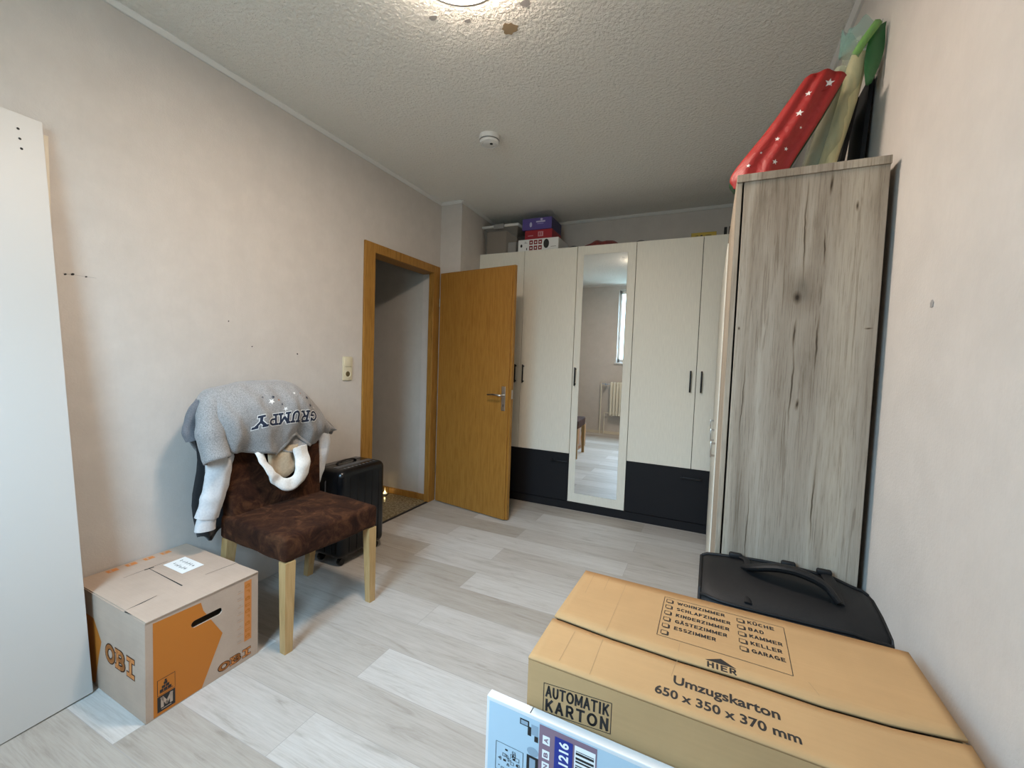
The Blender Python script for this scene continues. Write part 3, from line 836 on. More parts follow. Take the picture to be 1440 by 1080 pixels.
def subdivide2d(vf, n=1):
    v, f = vf
    bm = bmesh.new(); vs = [bm.verts.new((p[0], p[1], 0)) for p in v]
    for q in f:
        try: bm.faces.new([vs[i] for i in q])
        except ValueError: pass
    bmesh.ops.subdivide_edges(bm, edges=bm.edges[:], cuts=n, use_grid_fill=True)
    bm.verts.index_update()
    r_ = [(v_.co.x, v_.co.y) for v_ in bm.verts], [tuple(q.index for q in f_.verts) for f_ in bm.faces]
    bm.free(); return r_
def seg2d(a, b, w_, n=12):
    dx, dy = b[0] - a[0], b[1] - a[1]; L2 = math.hypot(dx, dy); px_, py_ = -dy / L2 * w_, dx / L2 * w_
    v = []
    for i in range(n + 1):
        x, y = a[0] + dx * i / n, a[1] + dy * i / n; v += [(x + px_, y + py_), (x - px_, y - py_)]
    return v, [(2 * i, 2 * i + 1, 2 * i + 3, 2 * i + 2) for i in range(n)]
items = []
fr4 = [(2.107, 1.053), (2.346, 1.046), (2.338, .879), (2.106, .887)]
for i in range(4): items.append((seg2d(fr4[i], fr4[(i + 1) % 4], .0006), 0, 1))
def txt(s_, x0, y0, x1, h, bold=.010, tilt=-.022):
    v, f = sans2d(s_, x0, y0, x1, y0 + h, .10) if s_.isupper() else fit2d(text2d(s_, bold), x0, y0, x1, y0 + h)
    return ([(p[0], p[1] + (p[0] - x0) * tilt) for p in v], f), 0, 1
def checkbox(x, y):
    out = [(seg2d((x, y), (x + .012, y), .0007, 1), 0, 1), (seg2d((x, y + .013), (x + .012, y + .013), .0007, 1), 0, 1), (seg2d((x, y), (x, y + .013), .0007, 1), 0, 1), (seg2d((x + .012, y), (x + .012, y + .013), .0007, 1), 0, 1)]
    out += [(seg2d((x + .002, y - .002), (x + .014, y - .002), .0011, 1), 0, 1), (seg2d((x + .014, y - .002), (x + .014, y + .011), .0011, 1), 0, 1)]
    return out
for i, (s_, x1) in enumerate((('WOHNZIMMER', 2.233), ('SCHLAFZIMMER', 2.243), ('KINDERZIMMER', 2.240), ('GÄSTEZIMMER', 2.235), ('ESSZIMMER', 2.214))):
    items.append(txt(s_, 2.136, 1.029 - .0268 * i, x1, .0125))
for i in range(6): items += checkbox(2.1125, 1.030 - .0268 * i)
for i, (s_, x1) in enumerate((('KÜCHE', 2.326), ('BAD', 2.305), ('KAMMER', 2.334), ('KELLER', 2.330), ('GARAGE', 2.332))):
    items.append(txt(s_, 2.277, 1.024 - .0268 * i, x1, .0125))
for i in range(5): items += checkbox(2.257, 1.023 - .0268 * i)
printed('room_checklist_print', items, tmap, [M_ink], kc)
items = [(([(2.195, .850), (2.247, .848), (2.222, .866)], [(0, 1, 2)]), 0, 1), txt('HIER', 2.199, .8305, 2.246, .0165, .02)]
printed('arrow_print', items, tmap, [M_ink], kc)
items = [txt('Umzugskarton', 2.146, .757, 2.304, .026, .026), txt('650 x 350 x 370 mm', 2.119, .731, 2.327, .019, .026)]
printed('size_print', items, tmap, [M_ink], kc)
items = []
for a, b in (((2.014, 1.066), (2.012, .850)), ((2.012, .830), (2.011, .722)), ((1.931, 1.075), (1.934, .975)), ((1.97, 1.08), (1.971, 1.01)), ((2.150, .878), (2.149, .85)), ((2.149, .83), (2.142, .779)), ((2.36, .875), (2.37, .845)), ((1.955, .82), (1.952, .73))):
    items.append((seg2d(a, b, .0005), 0, .5))
for it in items: printed('crease_line', [it], tmap, [M_crease], kc)
kfm = plane_map(KP(0, 0, 0), e1, Vector((0, 0, 1)), .0004)
items = [(rect_frame(.032, .608, .157, .664, .0013), 0, 1)]
items.append((sans2d('AUTOMATIK', .037, .6385, .152, .6600, .085, .20), 0, 1))
items.append((sans2d('KARTON', .037, .6120, .152, .6345, .10, .34), 0, 1))
items = [(([(p[0], p[1] + (p[0] - .032) * .08) for p in vf[0]], vf[1]), a_, b_) for vf, a_, b_ in items]
printed('carton_name_print', items, kfm, [M_ink], kc)

# ------------------------------------------------------------------ flat white product box standing in front of the carton
WY, WZ_ = .690, .619
wb = thing('product_box', (2.1, .67, 0), 'flat white product box standing on edge, leaning on the large carton', 'box')
wx0, wx1, wth = 1.826, 2.36, .018
lean = .0
Wm = Matrix.Translation((wx0, WY, 0)) @ Matrix.Rotation(-.030, 4, 'Z') @ Matrix.Rotation(-lean, 4, 'X')
M_wbox = mat('pale_blue_printed_card', (.40, .52, .60), .4)
M_wboxw = mat('white_card_edge', (.66, .65, .64), .45)
bx = MB().box((0, 0, .001), (wx1 - wx0, wth, WZ_), .0015, M=Wm).build('box_body', M_wboxw, wb)
fp = plane_map(Wm @ Vector((0, 0, 0)), (Wm.to_3x3() @ Vector((1, 0, 0))), (Wm.to_3x3() @ Vector((0, 0, 1))), .0005)
zt_ = WZ_
items = [(quad2d(.006, .02, wx1 - wx0 - .006, zt_ - .007), 0, 1)]
# print panel: mauve strip, model number, barcode
items += [(quad2d(.098, .30, .190, .664 - .017), 1, 2), (quad2d(.124, .30, .153, .664 - .026), 2, 3)]
def rot_text(s_, x0, y0, x1, y1, bold=.03):
    """reads upwards"""
    v, f = fit2d(text2d(s_, bold), 0, 0, 1, 1)
    return ([(x1 - p[1] * (x1 - x0), y0 + p[0] * (y1 - y0)) for p in v], f)
items += [(rot_text('11216', .131, .583, .147, .634), 3, 4)]
for i, s_ in enumerate(('A', 'B', 'N')):
    y0 = .616 - i * .0 if i == 0 else .616 - .021 * i - .004
    items += [(quad2d(.104, y0, .116, y0 + .015), 3, 3), (rot_text(s_, .1065, y0 + .003, .1135, y0 + .012), 1, 4)]
items += [(quad2d(.156, .30, .188, .664 - .026), 3, 3)]
rb = random.Random(5); yb_ = .31
while yb_ < .664 - .032:
    hgt = rb.choice((.0012, .002, .003, .004)); items.append((quad2d(.158, yb_, .186, yb_ + hgt), 4, 4)); yb_ += hgt + rb.choice((.0015, .002, .004))
# drawing of a fitting: blocks and a stem
items += [(quad2d(.064, .632, .080, .643), 4, 2), (quad2d(.066, .634, .078, .641), 5, 3), (quad2d(.078, .618, .084, .634), 4, 2), (quad2d(.084, .622, .096, .640), 5, 2), (quad2d(.090, .612, .096, .622), 4, 3),
          (shape2d([arc(.088, .592, .010, .008, 0, 360, 16)]), 5, 2), (quad2d(.078, .50, .098, .584), 4, 2), (quad2d(.083, .50, .093, .580), 5, 3)]
# instruction panel
items += [(rect_frame(.022, .530, .072, .582, .0008), 4, 2)]
for i in range(26):
    x0 = .026 + rb.random() * .036; y0 = .534 + rb.random() * .038; ww = rb.uniform(.002, .008); hh = rb.uniform(.002, .007)
    items.append((rect_frame(x0, y0, x0 + ww, y0 + hh, .0007), 4, 3) if i % 3 else (quad2d(x0, y0, x0 + ww * .6, y0 + hh * .6), 4, 3))
K_ = 1.05
items = items[:1] + [(([(p[0] * 1.13 - .002, WZ_ - (.656 - p[1]) * K_) for p in vf[0]], vf[1]), a_, b_) for vf, a_, b_ in items[1:]]
pm = printed('front_print', items, fp, [M_wbox, mat('mauve_print', (.22, .14, .18), .5), mat('blue_print', (.015, .03, .22), .5), M_paper, M_ink, mat('steel_grey_print', (.25, .33, .40), .5)], wb)
MB().box((.088, .002, WZ_ - .0005), (.0892, .016, WZ_ + .0006), M=Wm).build('top_seam', M_dark, wb)

# ------------------------------------------------------------------ black bag between cabinet and carton
bg = thing('black_bag', (2.39, 1.33, 0), 'black pilot-style travel bag with a top handle, standing against the grey oak cabinet', 'bag')
NX = 30
def bag_sec(s_):
    """section at s 0..1 along x: list of (y,z)"""
    zt = .672 + .012 * math.sin(math.pi * min(1, s_ * 1.1)) - .020 * max(0, s_ - .8) / .2
    yf = 1.205 + .03 * (abs(2 * s_ - 1) ** 6)
    fz = .625 - .02 * max(0, s_ - .8) / .2
    return [(1.446, .03), (1.446, .30), (1.446, zt - .02), (1.438, zt), (1.40, zt + .004), (1.33, zt - .004), (1.26, zt - .022), (yf + .018, fz + .012), (yf, fz - .01), (yf - .004, fz - .03), (yf - .006, .40), (yf, .06), (yf + .02, .03)]
rows = []
for i in range(NX + 1):
    s_ = i / NX; x = 2.184 + (2.596 - 2.184) * s_
    sec = [Vector((x, a_, b_)) for a_, b_ in bag_sec(s_)]
    if i in (0, NX): c_ = sum(sec, Vector()) / len(sec); sec = [c_ + (q - c_) * .975 for q in sec]; sec = [Vector((x, q.y, q.z)) for q in sec]
    rows.append(sec)
mb = MB().grid(rows, close_u=True)
nS = len(rows[0]); mb.f.append(tuple(range(nS))); mb.mi.append(0); mb.f.append(tuple(NX * nS + k for k in range(nS - 1, -1, -1))); mb.mi.append(0)
autosmooth(mb.build('bag_body', M_bagn, bg), 50)
def edge_line(k, lift=.003, m=M_bagn, r=.0045, nm='piping'):
    autosmooth(MB().tube([rows[i][k] + Vector((0, -lift * .3, lift)) for i in range(NX + 1)], r, 8).build(nm, m, bg))
edge_line(3); edge_line(7)
for i_ in (0, NX):
    pts = [rows[i_][k] + Vector(((-.002 if i_ == 0 else .002), 0, 0)) for k in range(0, nS)]
    autosmooth(MB().tube(pts, .0045, 8).build('piping', M_bagn, bg))
# navy front pocket
pk = MB(); pr = []
for i in range(2, NX - 1):
    pr.append([rows[i][k] + Vector((0, -.006, 0)) for k in (8, 9, 10, 11)])
solidify(pk.grid(pr).build('front_pocket', M_bagnavy, bg, True), .006)
# handle: padded arch lying back on the lid, with its two anchors
hp_ = catmull([(2.298, 1.375, .684), (2.320, 1.345, .700), (2.37, 1.33, .718), (2.42, 1.325, .718), (2.47, 1.315, .703), (2.500, 1.295, .674)], 26)
autosmooth(MB().tube(hp_, lambda t: .011 + .006 * math.sin(math.pi * t), 12, flat=(1.5, .7)).build('carry_handle', M_bagn, bg))
lay = catmull([(2.290, 1.43, .690), (2.305, 1.40, .689), (2.298, 1.30, .665), (2.296, 1.235, .648)], 14)
autosmooth(MB().tube(lay, .006, 8, flat=(1.6, .5)).build('strap', M_bagn, bg))
lay = catmull([(2.50, 1.43, .686), (2.502, 1.38, .684), (2.500, 1.30, .668)], 12)
autosmooth(MB().tube(lay, .008, 8, flat=(1.8, .5)).build('strap', M_bagn, bg))
for x, y, z in ((2.275, 1.436, .688), (2.41, 1.438, .692), (2.495, 1.436, .690)):
    autosmooth(MB().box((x - .018, y - .012, z - .006), (x + .018, y + .004, z + .010), .005).build('strap_anchor', M_bagn, bg), 30)

# ------------------------------------------------------------------ chair
ang = math.radians(-4); cf = Vector((math.cos(ang), math.sin(ang), 0)); cs = Vector((-math.sin(ang), math.cos(ang), 0)); CO = Vector((.642, 1.160, 0))
CM = Matrix(((cf.x, cs.x, 0, CO.x), (cf.y, cs.y, 0, CO.y), (0, 0, 1, 0), (0, 0, 0, 1)))   # local: x forward (0 = front), y to the far side
ch = thing('dining_chair', CM @ Vector((-.24, .25, 0)), 'brown suede dining chair with pale wooden legs, heaped with clothes', 'chair')
CWd = .50
def rough_box(a, b, bev, amp, seed, cuts=9):
    bm = bmesh.new(); bmesh.ops.create_cube(bm, size=1)
    a = Vector(a); b = Vector(b); c = (a + b) / 2; d = b - a
    for v_ in bm.verts: v_.co = Vector((v_.co.x * d.x + c.x, v_.co.y * d.y + c.y, v_.co.z * d.z + c.z))
    bmesh.ops.bevel(bm, geom=bm.edges[:], offset=bev, segments=4, profile=.5, affect='EDGES')
    bmesh.ops.subdivide_edges(bm, edges=[e for e in bm.edges if e.calc_length() > .08], cuts=cuts, use_grid_fill=True)
    for v_ in bm.verts:
        q = v_.co
        v_.co = q + Vector((noise.noise(q * 9 + Vector((seed, 0, 0))), noise.noise(q * 9 + Vector((0, seed, 3))), noise.noise(q * 9 + Vector((5, 0, seed))))) * amp
        # soft crown
        if q.z > b.z - .03: v_.co.z += .010 * max(0, 1 - ((q.x - c.x) / (d.x / 2)) ** 2) * max(0, 1 - ((q.y - c.y) / (d.y / 2)) ** 2)
    bm.transform(CM)
    return MB().bm(bm)
autosmooth(rough_box((-.485, 0, .385), (.0, CWd, .497), .018, .004, 1).build('seat', M_suede, ch), 60)
# backrest, leaning slightly
bm = bmesh.new()
MBb = rough_box((-.490, .012, .44), (-.415, CWd - .012, .93), .018, .003, 4)
for v_ in MBb.v:
    pass
lv = []
for v_ in MBb.v:
    l = CM.inverted() @ v_; l.x -= max(0, l.z - .45) * .06; lv.append(CM @ l)
MBb.v = lv
autosmooth(MBb.build('backrest', M_suede, ch), 60)
for (lx, ly) in ((-.001, 0), (-.001, CWd), (-.478, 0), (-.478, CWd)):
    sx_ = -1; sy_ = 1 if ly == 0 else -1; back = lx < -.2
    sx_ = -1 if not back else 1
    top, bot = .046, .034
    P = []
    for z, wd in ((0, bot), (.387, top)):
        ox = lx + (-.05 if (back and z == 0) else 0)
        oy = ly + sy_ * .006
        P += [CM @ Vector((ox, oy, z)), CM @ Vector((ox + sx_ * wd, oy, z)), CM @ Vector((ox + sx_ * wd, oy + sy_ * wd, z)), CM @ Vector((ox, oy + sy_ * wd, z))]
    MB().hexa(P).build('leg', M_leg, ch)

# ------------------------------------------------------------------ clothes on the chair
def drape(cols, prof, nu, nv, fold=None):
    """cols: per column (y, z_bottom_front, z_top, x_front, x_back, z_back); returns rows of points"""
    colp = [Vector(c) if len(c) <= 3 else c for c in cols]
    K = len(cols) - 1; out = []
    for i in range(nu):
        t_ = i / (nu - 1) * K; k = min(int(t_), K - 1); u = t_ - k
        def g(j):
            a = cols[max(k - 1, 0)][j]; b = cols[k][j]; c = cols[k + 1][j]; d = cols[min(k + 2, K)][j]
            return .5 * (2 * b + (c - a) * u + (2 * a - 5 * b + 4 * c - d) * u * u + (3 * b - a - 3 * c + d) * u ** 3)
        y, zb, zt, xf, xb, zk = [g(j) for j in range(6)]
        h = zt - zb
        P = [Vector((xf - .045, y, zb)), Vector((xf - .008, y, zb + .30 * h)), Vector((xf + .004, y, zb + .58 * h)), Vector((xf - .025, y, zb + .84 * h)),
             Vector(((xf + xb) / 2 + .01, y, zt)), Vector((xb + .018, y, zt - .035)), Vector((xb, y, (zt - .05 + zk) / 2)), Vector((xb, y, zk))]
        pts = catmull(P, nv)
        if fold: pts = [fold(q, i / (nu - 1), j / (nv - 1)) for j, q in enumerate(pts)]
        out.append(pts)
    return out
def fold_shirt(q, u, v_):
    s = 0
    low = max(0, 1 - v_ / .42)
    s += .017 * low * math.sin(44 * u + 6 * v_ + 2.2 * math.sin(7 * u)) * (1 if u < .50 else .4)
    s += .012 * noise.noise(Vector((q.y * 20 + q.z * 9, q.z * 5, 7.7)))
    s += .011 * noise.noise(Vector((q.y * 9, q.z * 7, 1.3))) + .005 * noise.noise(Vector((q.y * 26, q.z * 16, 4.3)))
    return q + Vector((s, .3 * s, .006 * noise.noise(Vector((q.y * 12, 2.2, q.x * 8)))))
# pale sweater underneath: body over the backrest, two hanging sleeves, white collar
sw_ = thing('sweatshirt', (.2, 1.40, .5), 'pale grey sweatshirt with hanging sleeves, under the T-shirt on the chair back', 'sweatshirt')
cols = [(1.15, .80, 1.03, .245, .125, .70), (1.25, .80, 1.06, .262, .12, .66), (1.38, .79, 1.065, .27, .12, .66), (1.50, .86, 1.06, .265, .12, .66), (1.60, .80, 1.0, .255, .12, .68), (1.69, .79, .93, .24, .13, .72)]
solidify(MB().grid(drape(cols, None, 26, 22, lambda q, u, v_: q + Vector((.004 * math.sin(u * 30), 0, 0)))).build('body', M_sweat, sw_, True), .006)
def sleeve(pts, rad, flat, name, parent, m, seed, n=26, amp=.007, ns=28):
    pts = catmull(pts, n)
    mb = MB().tube(pts, rad, ns, caps=True, flat=flat, up=(1, 0, 0))
    for i, v_ in enumerate(mb.v):
        d = noise.noise(Vector((v_.y * 20, v_.z * 24, seed))) * amp + noise.noise(Vector((v_.y * 50, v_.z * 14, seed + 4))) * amp * .6
        c_ = pts[min(i // ns, n - 1)]; dd = (v_ - c_)
        if dd.length > 1e-5: mb.v[i] = v_ + dd.normalized() * d
    return autosmooth(mb.build(name, m, parent), 70)
sleeve([(.215, 1.165, .86), (.225, 1.155, .76), (.215, 1.145, .66), (.205, 1.130, .57), (.195, 1.118, .515)], lambda t: .056 - .008 * t, (1, .62), 'sleeve', sw_, M_sweat, 1)
c_ = sleeve([(.196, 1.119, .52), (.193, 1.115, .49), (.192, 1.112, .458)], lambda t: .040 + .002 * t, (1, .6), 'cuff', sw_, M_sweat, 8, n=8, amp=.003)
sleeve([(.215, 1.69, .84), (.215, 1.725, .76), (.205, 1.715, .66), (.200, 1.695, .58), (.195, 1.680, .52)], lambda t: .046 - .016 * t, (1, .6), 'sleeve', sw_, M_sweat, 3)
# white fleece-lined collar hanging down in front of the backrest: a U-shaped loop
cl_ = catmull([(.275, 1.300, .785), (.288, 1.322, .725), (.296, 1.358, .660), (.300, 1.405, .610), (.300, 1.460, .600), (.298, 1.505, .630), (.293, 1.525, .690), (.285, 1.515, .775)], 44)
mb = MB().tube(cl_, lambda t: .019 + .022 * max(0, min(1, (t - .25) / .5)), 28, flat=(1.0, .42), up=(1, 0, 0))
for i, v_ in enumerate(mb.v): mb.v[i] = v_ + Vector((.014 * noise.noise(v_ * 18), .008 * noise.noise(v_ * 24 + Vector((2, 0, 0))), .006 * noise.noise(v_ * 25 + Vector((3, 0, 0)))))
tag(autosmooth(mb.build('hood', M_wfleece, sw_), 70), 'white hood hanging in a loop')
hr = []
for i in range(14):
    t_ = i / 13; y = 1.345 + .165 * t_; zl = .665 - .045 * math.sin(math.pi * t_)
    hr.append([Vector((.272 + .012 * math.sin(9 * t_), y, .79)), Vector((.268 + .014 * math.sin(11 * t_ + 1), y, .73)), Vector((.270, y, zl + .04)), Vector((.278, y, zl + .01))])
solidify(MB().grid(hr).build('hood_lining', cloth('beige_lining', (.42, .33, .22), (.35, .27, .18), 80), sw_, True), .003)

# black garment under the left sleeve
bl = []
for i in range(12):
    t_ = i / 11; y = 1.115 + .125 * t_; zb = .375 + .07 * abs(t_ - .45) + .01 * math.sin(9 * t_)
    bl.append([Vector((.108 + .012 * math.sin(7 * t_ + .004 * k), y + .012 * math.sin(k * .8), .86 + (zb - .86) * k / 9)) for k in range(10)])
bo = MB().grid(bl).build('black_garment', M_blackcloth, None, True, origin=(.13, 1.19, .6))
solidify(bo, .012); tag(bo, 'black garment hanging behind the pale sleeve at the chair back', 'garment')

# grey T-shirt over the top
ts = thing('t_shirt', (.22, 1.42, .8), 'grey T-shirt with upside-down navy lettering, lying over the chair back', 'T-shirt')
cols = [(1.085, .93, 1.035, .235, .12, .86), (1.125, .83, 1.075, .275, .10, .80), (1.18, .798, 1.092, .30, .10, .76), (1.25, .79, 1.105, .315, .095, .74), (1.32, .775, 1.112, .325, .095, .72), (1.385, .762, 1.113, .33, .095, .72),
        (1.425, .79, 1.112, .332, .095, .72), (1.462, .838, 1.11, .330, .095, .72), (1.505, .845, 1.10, .326, .095, .72), (1.545, .815, 1.082, .32, .10, .74), (1.585, .775, 1.05, .31, .10, .74),
        (1.625, .768, 1.01, .295, .105, .76), (1.67, .775, .96, .275, .115, .78), (1.72, .785, .905, .255, .13, .79), (1.765, .797, .860, .235, .15, .80), (1.80, .812, .828, .215, .17, .81)]
rowsT = drape(cols, None, 96, 54, fold_shirt)
body = MB().grid(rowsT).build('shirt_body', M_grey, ts, True)
solidify(body, .004)
flatv = [q for r in rowsT for q in r]; Cn = len(rowsT[0]); ff = []
for i in range(len(rowsT) - 1):
    for k in range(Cn - 1): ff.append((i * Cn + k, i * Cn + k + 1, (i + 1) * Cn + k + 1, (i + 1) * Cn + k))
bvT = BVHTree.FromPolygons([tuple(q) for q in flatv], ff)
pd = Vector((-.93, .0, -.36)).normalized()
def smap(p, k=1.0):
    """p = (y, z) seen from the front and slightly above"""
    o_ = Vector((.33, p[0], p[1])) - pd * .5
    h_ = bvT.ray_cast(o_, pd)
    q = h_[0] if h_[0] is not None else Vector((.33, p[0], p[1]))
    return q - pd * (.0026 + .0007 * k)
lets = 'GRUMPY'
def shirt_letters(wd):
    v, f = slab(lets, wd, .10)
    out = []
    for p in v:
        t_ = p[0] / len(lets)
        y = 1.598 - t_ * .350; arch = .012 * math.sin(math.pi * t_)
        out.append((y, .962 + arch * .4 - p[1] * .054))
    return out, f
printed('lettering', [(shirt_letters(.155), 1, 1), (shirt_letters(.095), 0, 2)], smap, [M_navy, M_wprint], ts)
stars = [(1.30, 1.055, .006, 0), (1.345, 1.050, .009, 0), (1.53, 1.035, .012, 0), (1.545, .992, .012, 0), (1.385, 1.01, .006, 0), (1.335, 1.028, .016, 1), (1.40, .985, .012, 1), (1.578, 1.00, .007, 2), (1.575, .982, .006, 1), (1.455, 1.062, .008, 1), (1.49, 1.06, .006, 2), (1.37, 1.033, .006, 2)]
M_rust = mat('rust_print', (.33, .12, .06), .7)
for a_, b_, r_, c_i in stars: printed('star_print', [(star2d(a_, b_, r_, a_ * 40), 0, 1)], smap, [(M_navy, M_wprint, M_rust)[c_i]], ts)
# neckband following the scoop, and the inside back of the neck
nk = [rowsT[i][0] for i in range(len(rowsT)) if 1.385 < rowsT[i][0].y < 1.60]
nb = MB()
autosmooth(nb.tube(nk, .007, 8, flat=(.6, 1.5)).build('neckband', M_grey, ts))
hr = []
for i in range(14):
    t_ = i / 13; y = 1.395 + .185 * t_; zl = .80 - .050 * math.sin(math.pi * t_) ** .7
    hr.append([Vector((.262, y, .90)), Vector((.250, y, .84)), Vector((.266, y, zl + .012)), Vector((.276, y, zl))])
solidify(MB().grid(hr).build('neck_inside', M_grey, ts, True), .004)
# left sleeve hanging open, right sleeve sticking out
def open_sleeve(pts, rad, flat, nm, seed, n=18, ns=30):
    pts = catmull(pts, n)
    mb = MB().tube(pts, rad, ns, caps=False, flat=flat, up=(1, 0, 0))
    for i, v_ in enumerate(mb.v):
        mb.v[i] = v_ + Vector((.010 * noise.noise(Vector((v_.y * 16, v_.z * 14, seed))), .008 * noise.noise(Vector((v_.y * 12, v_.z * 20, seed + 2))), .010 * noise.noise(Vector((v_.y * 14, 1, seed)))))
    o = mb.build(nm, M_grey, ts, True); solidify(o, .004); return o
open_sleeve([(.20, 1.150, 1.045), (.225, 1.118, .985), (.238, 1.108, .90), (.246, 1.118, .83), (.268, 1.122, .775)], lambda t: .040 + .016 * math.sin(math.pi * (.1 + .6 * t)), (.95, .9), 'sleeve', 2)
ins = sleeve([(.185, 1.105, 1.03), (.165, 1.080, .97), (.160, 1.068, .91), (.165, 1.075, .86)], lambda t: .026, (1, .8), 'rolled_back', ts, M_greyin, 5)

# ------------------------------------------------------------------ suitcase
su = thing('suitcase', (.16, 1.97, 0), 'black hard-shell suitcase standing behind the chair, by the door', 'suitcase')
sx0, sx1, sy0, sy1 = .035, .285, 1.79, 2.165
bm = bmesh.new(); bmesh.ops.create_cube(bm, size=1)
for v_ in bm.verts: v_.co = Vector((v_.co.x * (sx1 - sx0) + (sx0 + sx1) / 2, v_.co.y * (sy1 - sy0) + (sy0 + sy1) / 2, v_.co.z * .535 + .3125))
bmesh.ops.bevel(bm, geom=bm.edges[:], offset=.042, segments=6, profile=.5, affect='EDGES')
autosmooth(MB().bm(bm).build('shell', M_suit, su), 60)
zt = .580
MB().box((sx0 + .03, sy0 + .045, zt - .001), (sx0 + .075, sy1 - .045, zt + .002), .001).build('top_stripe', M_suitgrey, su)
MB().box((sx1 - .115, sy0 + .045, zt - .001), (sx1 - .075, sy1 - .045, zt + .002), .001).build('top_stripe', M_suitgrey, su)
for i in range(9):
    MB().box((sx1 - .052, sy0 + .06 + i * .030, zt - .003), (sx1 - .036, sy0 + .074 + i * .030, zt + .0015), .001).build('vent_slot', M_suitgrey, su)
autosmooth(MB().tube(catmull([(.13, 1.90, zt), (.13, 1.915, zt + .012), (.13, 1.975, zt + .018), (.13, 2.035, zt + .012), (.13, 2.05, zt)], 16), .007, 8, flat=(1.8, .6)).build('carry_handle', M_suit, su))
rib = MB()
for k in range(5):
    y = sy0 + .07 + k * .06
    rib.tube([(sx1 + .001, y, .08), (sx1 - .001, y, .53)], .003, 8)
autosmooth(rib.build('rib', M_suit, su))
rib = MB()
for k in range(3):
    x = sx0 + .06 + k * .06
    rib.tube([(x, sy0 - .001, .08), (x, sy0 + .001, .53)], .003, 8)
autosmooth(rib.build('rib', M_suit, su))
MB().tube([(sx0 + .125, sy0 + .03, .075), (sx0 + .125, sy0 - .002, .12), (sx0 + .125, sy0 - .002, .5), (sx0 + .125, sy0 + .03, .56)], .004, 8).build('zip', M_suitgrey, su)
for x in (sx0 + .045, sx1 - .045):
    for y in (sy0 + .045, sy1 - .045):
        wh = MB().lathe([(0, -.012), (.021, -.012), (.023, 0), (.021, .012), (0, .012)], (x, y, .0235), (1, 0, 0), 20)
        autosmooth(wh.box((x - .006, y - .012, .03), (x + .006, y + .012, .056)).build('wheel', M_suit, su), 40)

# ------------------------------------------------------------------ tea light lantern in the hallway
tl = thing('tea_light_holder', (-.44, 2.985, 0), 'small glass tea light holder glowing on the hallway floor', 'candle holder')
M_cglass = mat('clear_glass', (.95, .97, .95), .05, 0, Transmission_Weight=1.0, IOR=1.3)
cg = MB().lathe([(.030, .001), (.036, .010), (.038, .040), (.036, .060), (.034, .060), (.035, .040), (.033, .010), (.0, .006)], (-.44, 2.985, 0), n=28)
autosmooth(cg.build('glass', M_cglass, tl))
MB().lathe([(0, .007), (.019, .007), (.019, .018), (0, .018)], (-.44, 2.985, 0), n=24).build('candle', M_paper, tl)
M_flame = mat('flame', (1, .8, .4), .5); n = NT(M_flame)
n.b.inputs['Emission Color'].default_value = (1, .72, .32, 1); n.b.inputs['Emission Strength'].default_value = 60
autosmooth(MB().lathe([(0, .018), (.005, .022), (.006, .028), (.003, .036), (0, .042)], (-.44, 2.985, 0), n=16).build('flame', M_flame, tl))

# ------------------------------------------------------------------ things on the wardrobe
ZW = WH
M_clear = mat('cloudy_clear_plastic', (.30, .28, .25), .2, Alpha=.5)
tb = thing('storage_tub', (.35, 3.68, ZW), 'clear plastic storage tub with white lid, leftmost on top of the wardrobe', 'storage box')
def tapered(a, b, z0, z1, in_, mb=None):
    mb = mb or MB()
    (x0, y0), (x1, y1) = a, b
    return mb.hexa([(x0 + in_, y0 + in_, z0), (x1 - in_, y0 + in_, z0), (x1 - in_, y1 - in_, z0), (x0 + in_, y1 - in_, z0), (x0, y0, z1), (x1, y0, z1), (x1, y1, z1), (x0, y1, z1)])
tapered((.20, 3.525), (.545, 3.84), ZW + .001, ZW + .240, .018).build('tub', M_clear, tb)
autosmooth(MB().box((.185, 3.51, ZW + .240), (.56, 3.855, ZW + .262), .006).build('lid', M_plasticw, tb), 30)
autosmooth(MB().box((.315, 3.498, ZW + .222), (.415, 3.513, ZW + .265), .004).build('clasp', M_grille, tb), 30)
ct_ = tag(MB().box((.225, 3.545, ZW + .006), (.425, 3.80, ZW + .215), .006).build('cardboard_insert', M_card2, None, origin=(.31, 3.67, ZW)), 'brown cardboard box standing inside the clear storage tub', 'cardboard box')
dt = MB()
for k in range(5): dt.box((.435 + .004 * k, 3.56 + .045 * k, ZW + .006), (.515 - .002 * k, 3.60 + .045 * k, ZW + .11 + .012 * (k % 3)), .008)
tag(dt.build('folded_fabric', M_sweat, None, origin=(.44, 3.66, ZW)), 'pale folded fabric inside the clear storage tub', 'fabric')

gb = thing('game_box', (.76, 3.66, ZW), 'white box with red picture squares, on the wardrobe under the red box', 'box')
MB().box((.556, 3.525, ZW + .001), (.935, 3.80, ZW + .108), .002).build('box_body', M_paper, gb)
gm = plane_map((.556, 3.525, ZW), Vector((1, 0, 0)), Vector((0, 0, 1)), .0005)
M_redp = mat('dark_red_print', (.22, .015, .02), .5)
items = []
for i in range(3):
    for j in range(2):
        items += [(quad2d(.108 + i * .043, .012 + j * .048, .142 + i * .043, .050 + j * .048), 0, 1), (quad2d(.118 + i * .043, .024 + j * .048, .132 + i * .043, .036 + j * .048), 2, 2)]
items += [(shape2d([arc(.268, .060, .026, .040, 0, 360, 24)]), 1, 1), (shape2d([arc(.032, .055, .010, .014, 0, 360, 14)]), 1, 1), (quad2d(.080, .015, .088, .035), 1, 1), (quad2d(.062, .075, .088, .078), 1, 1), (quad2d(.062, .085, .080, .088), 1, 1), (quad2d(.31, .03, .36, .033), 1, 1)]
printed('front_print', items, gm, [M_redp, M_ink, M_paper], gb)
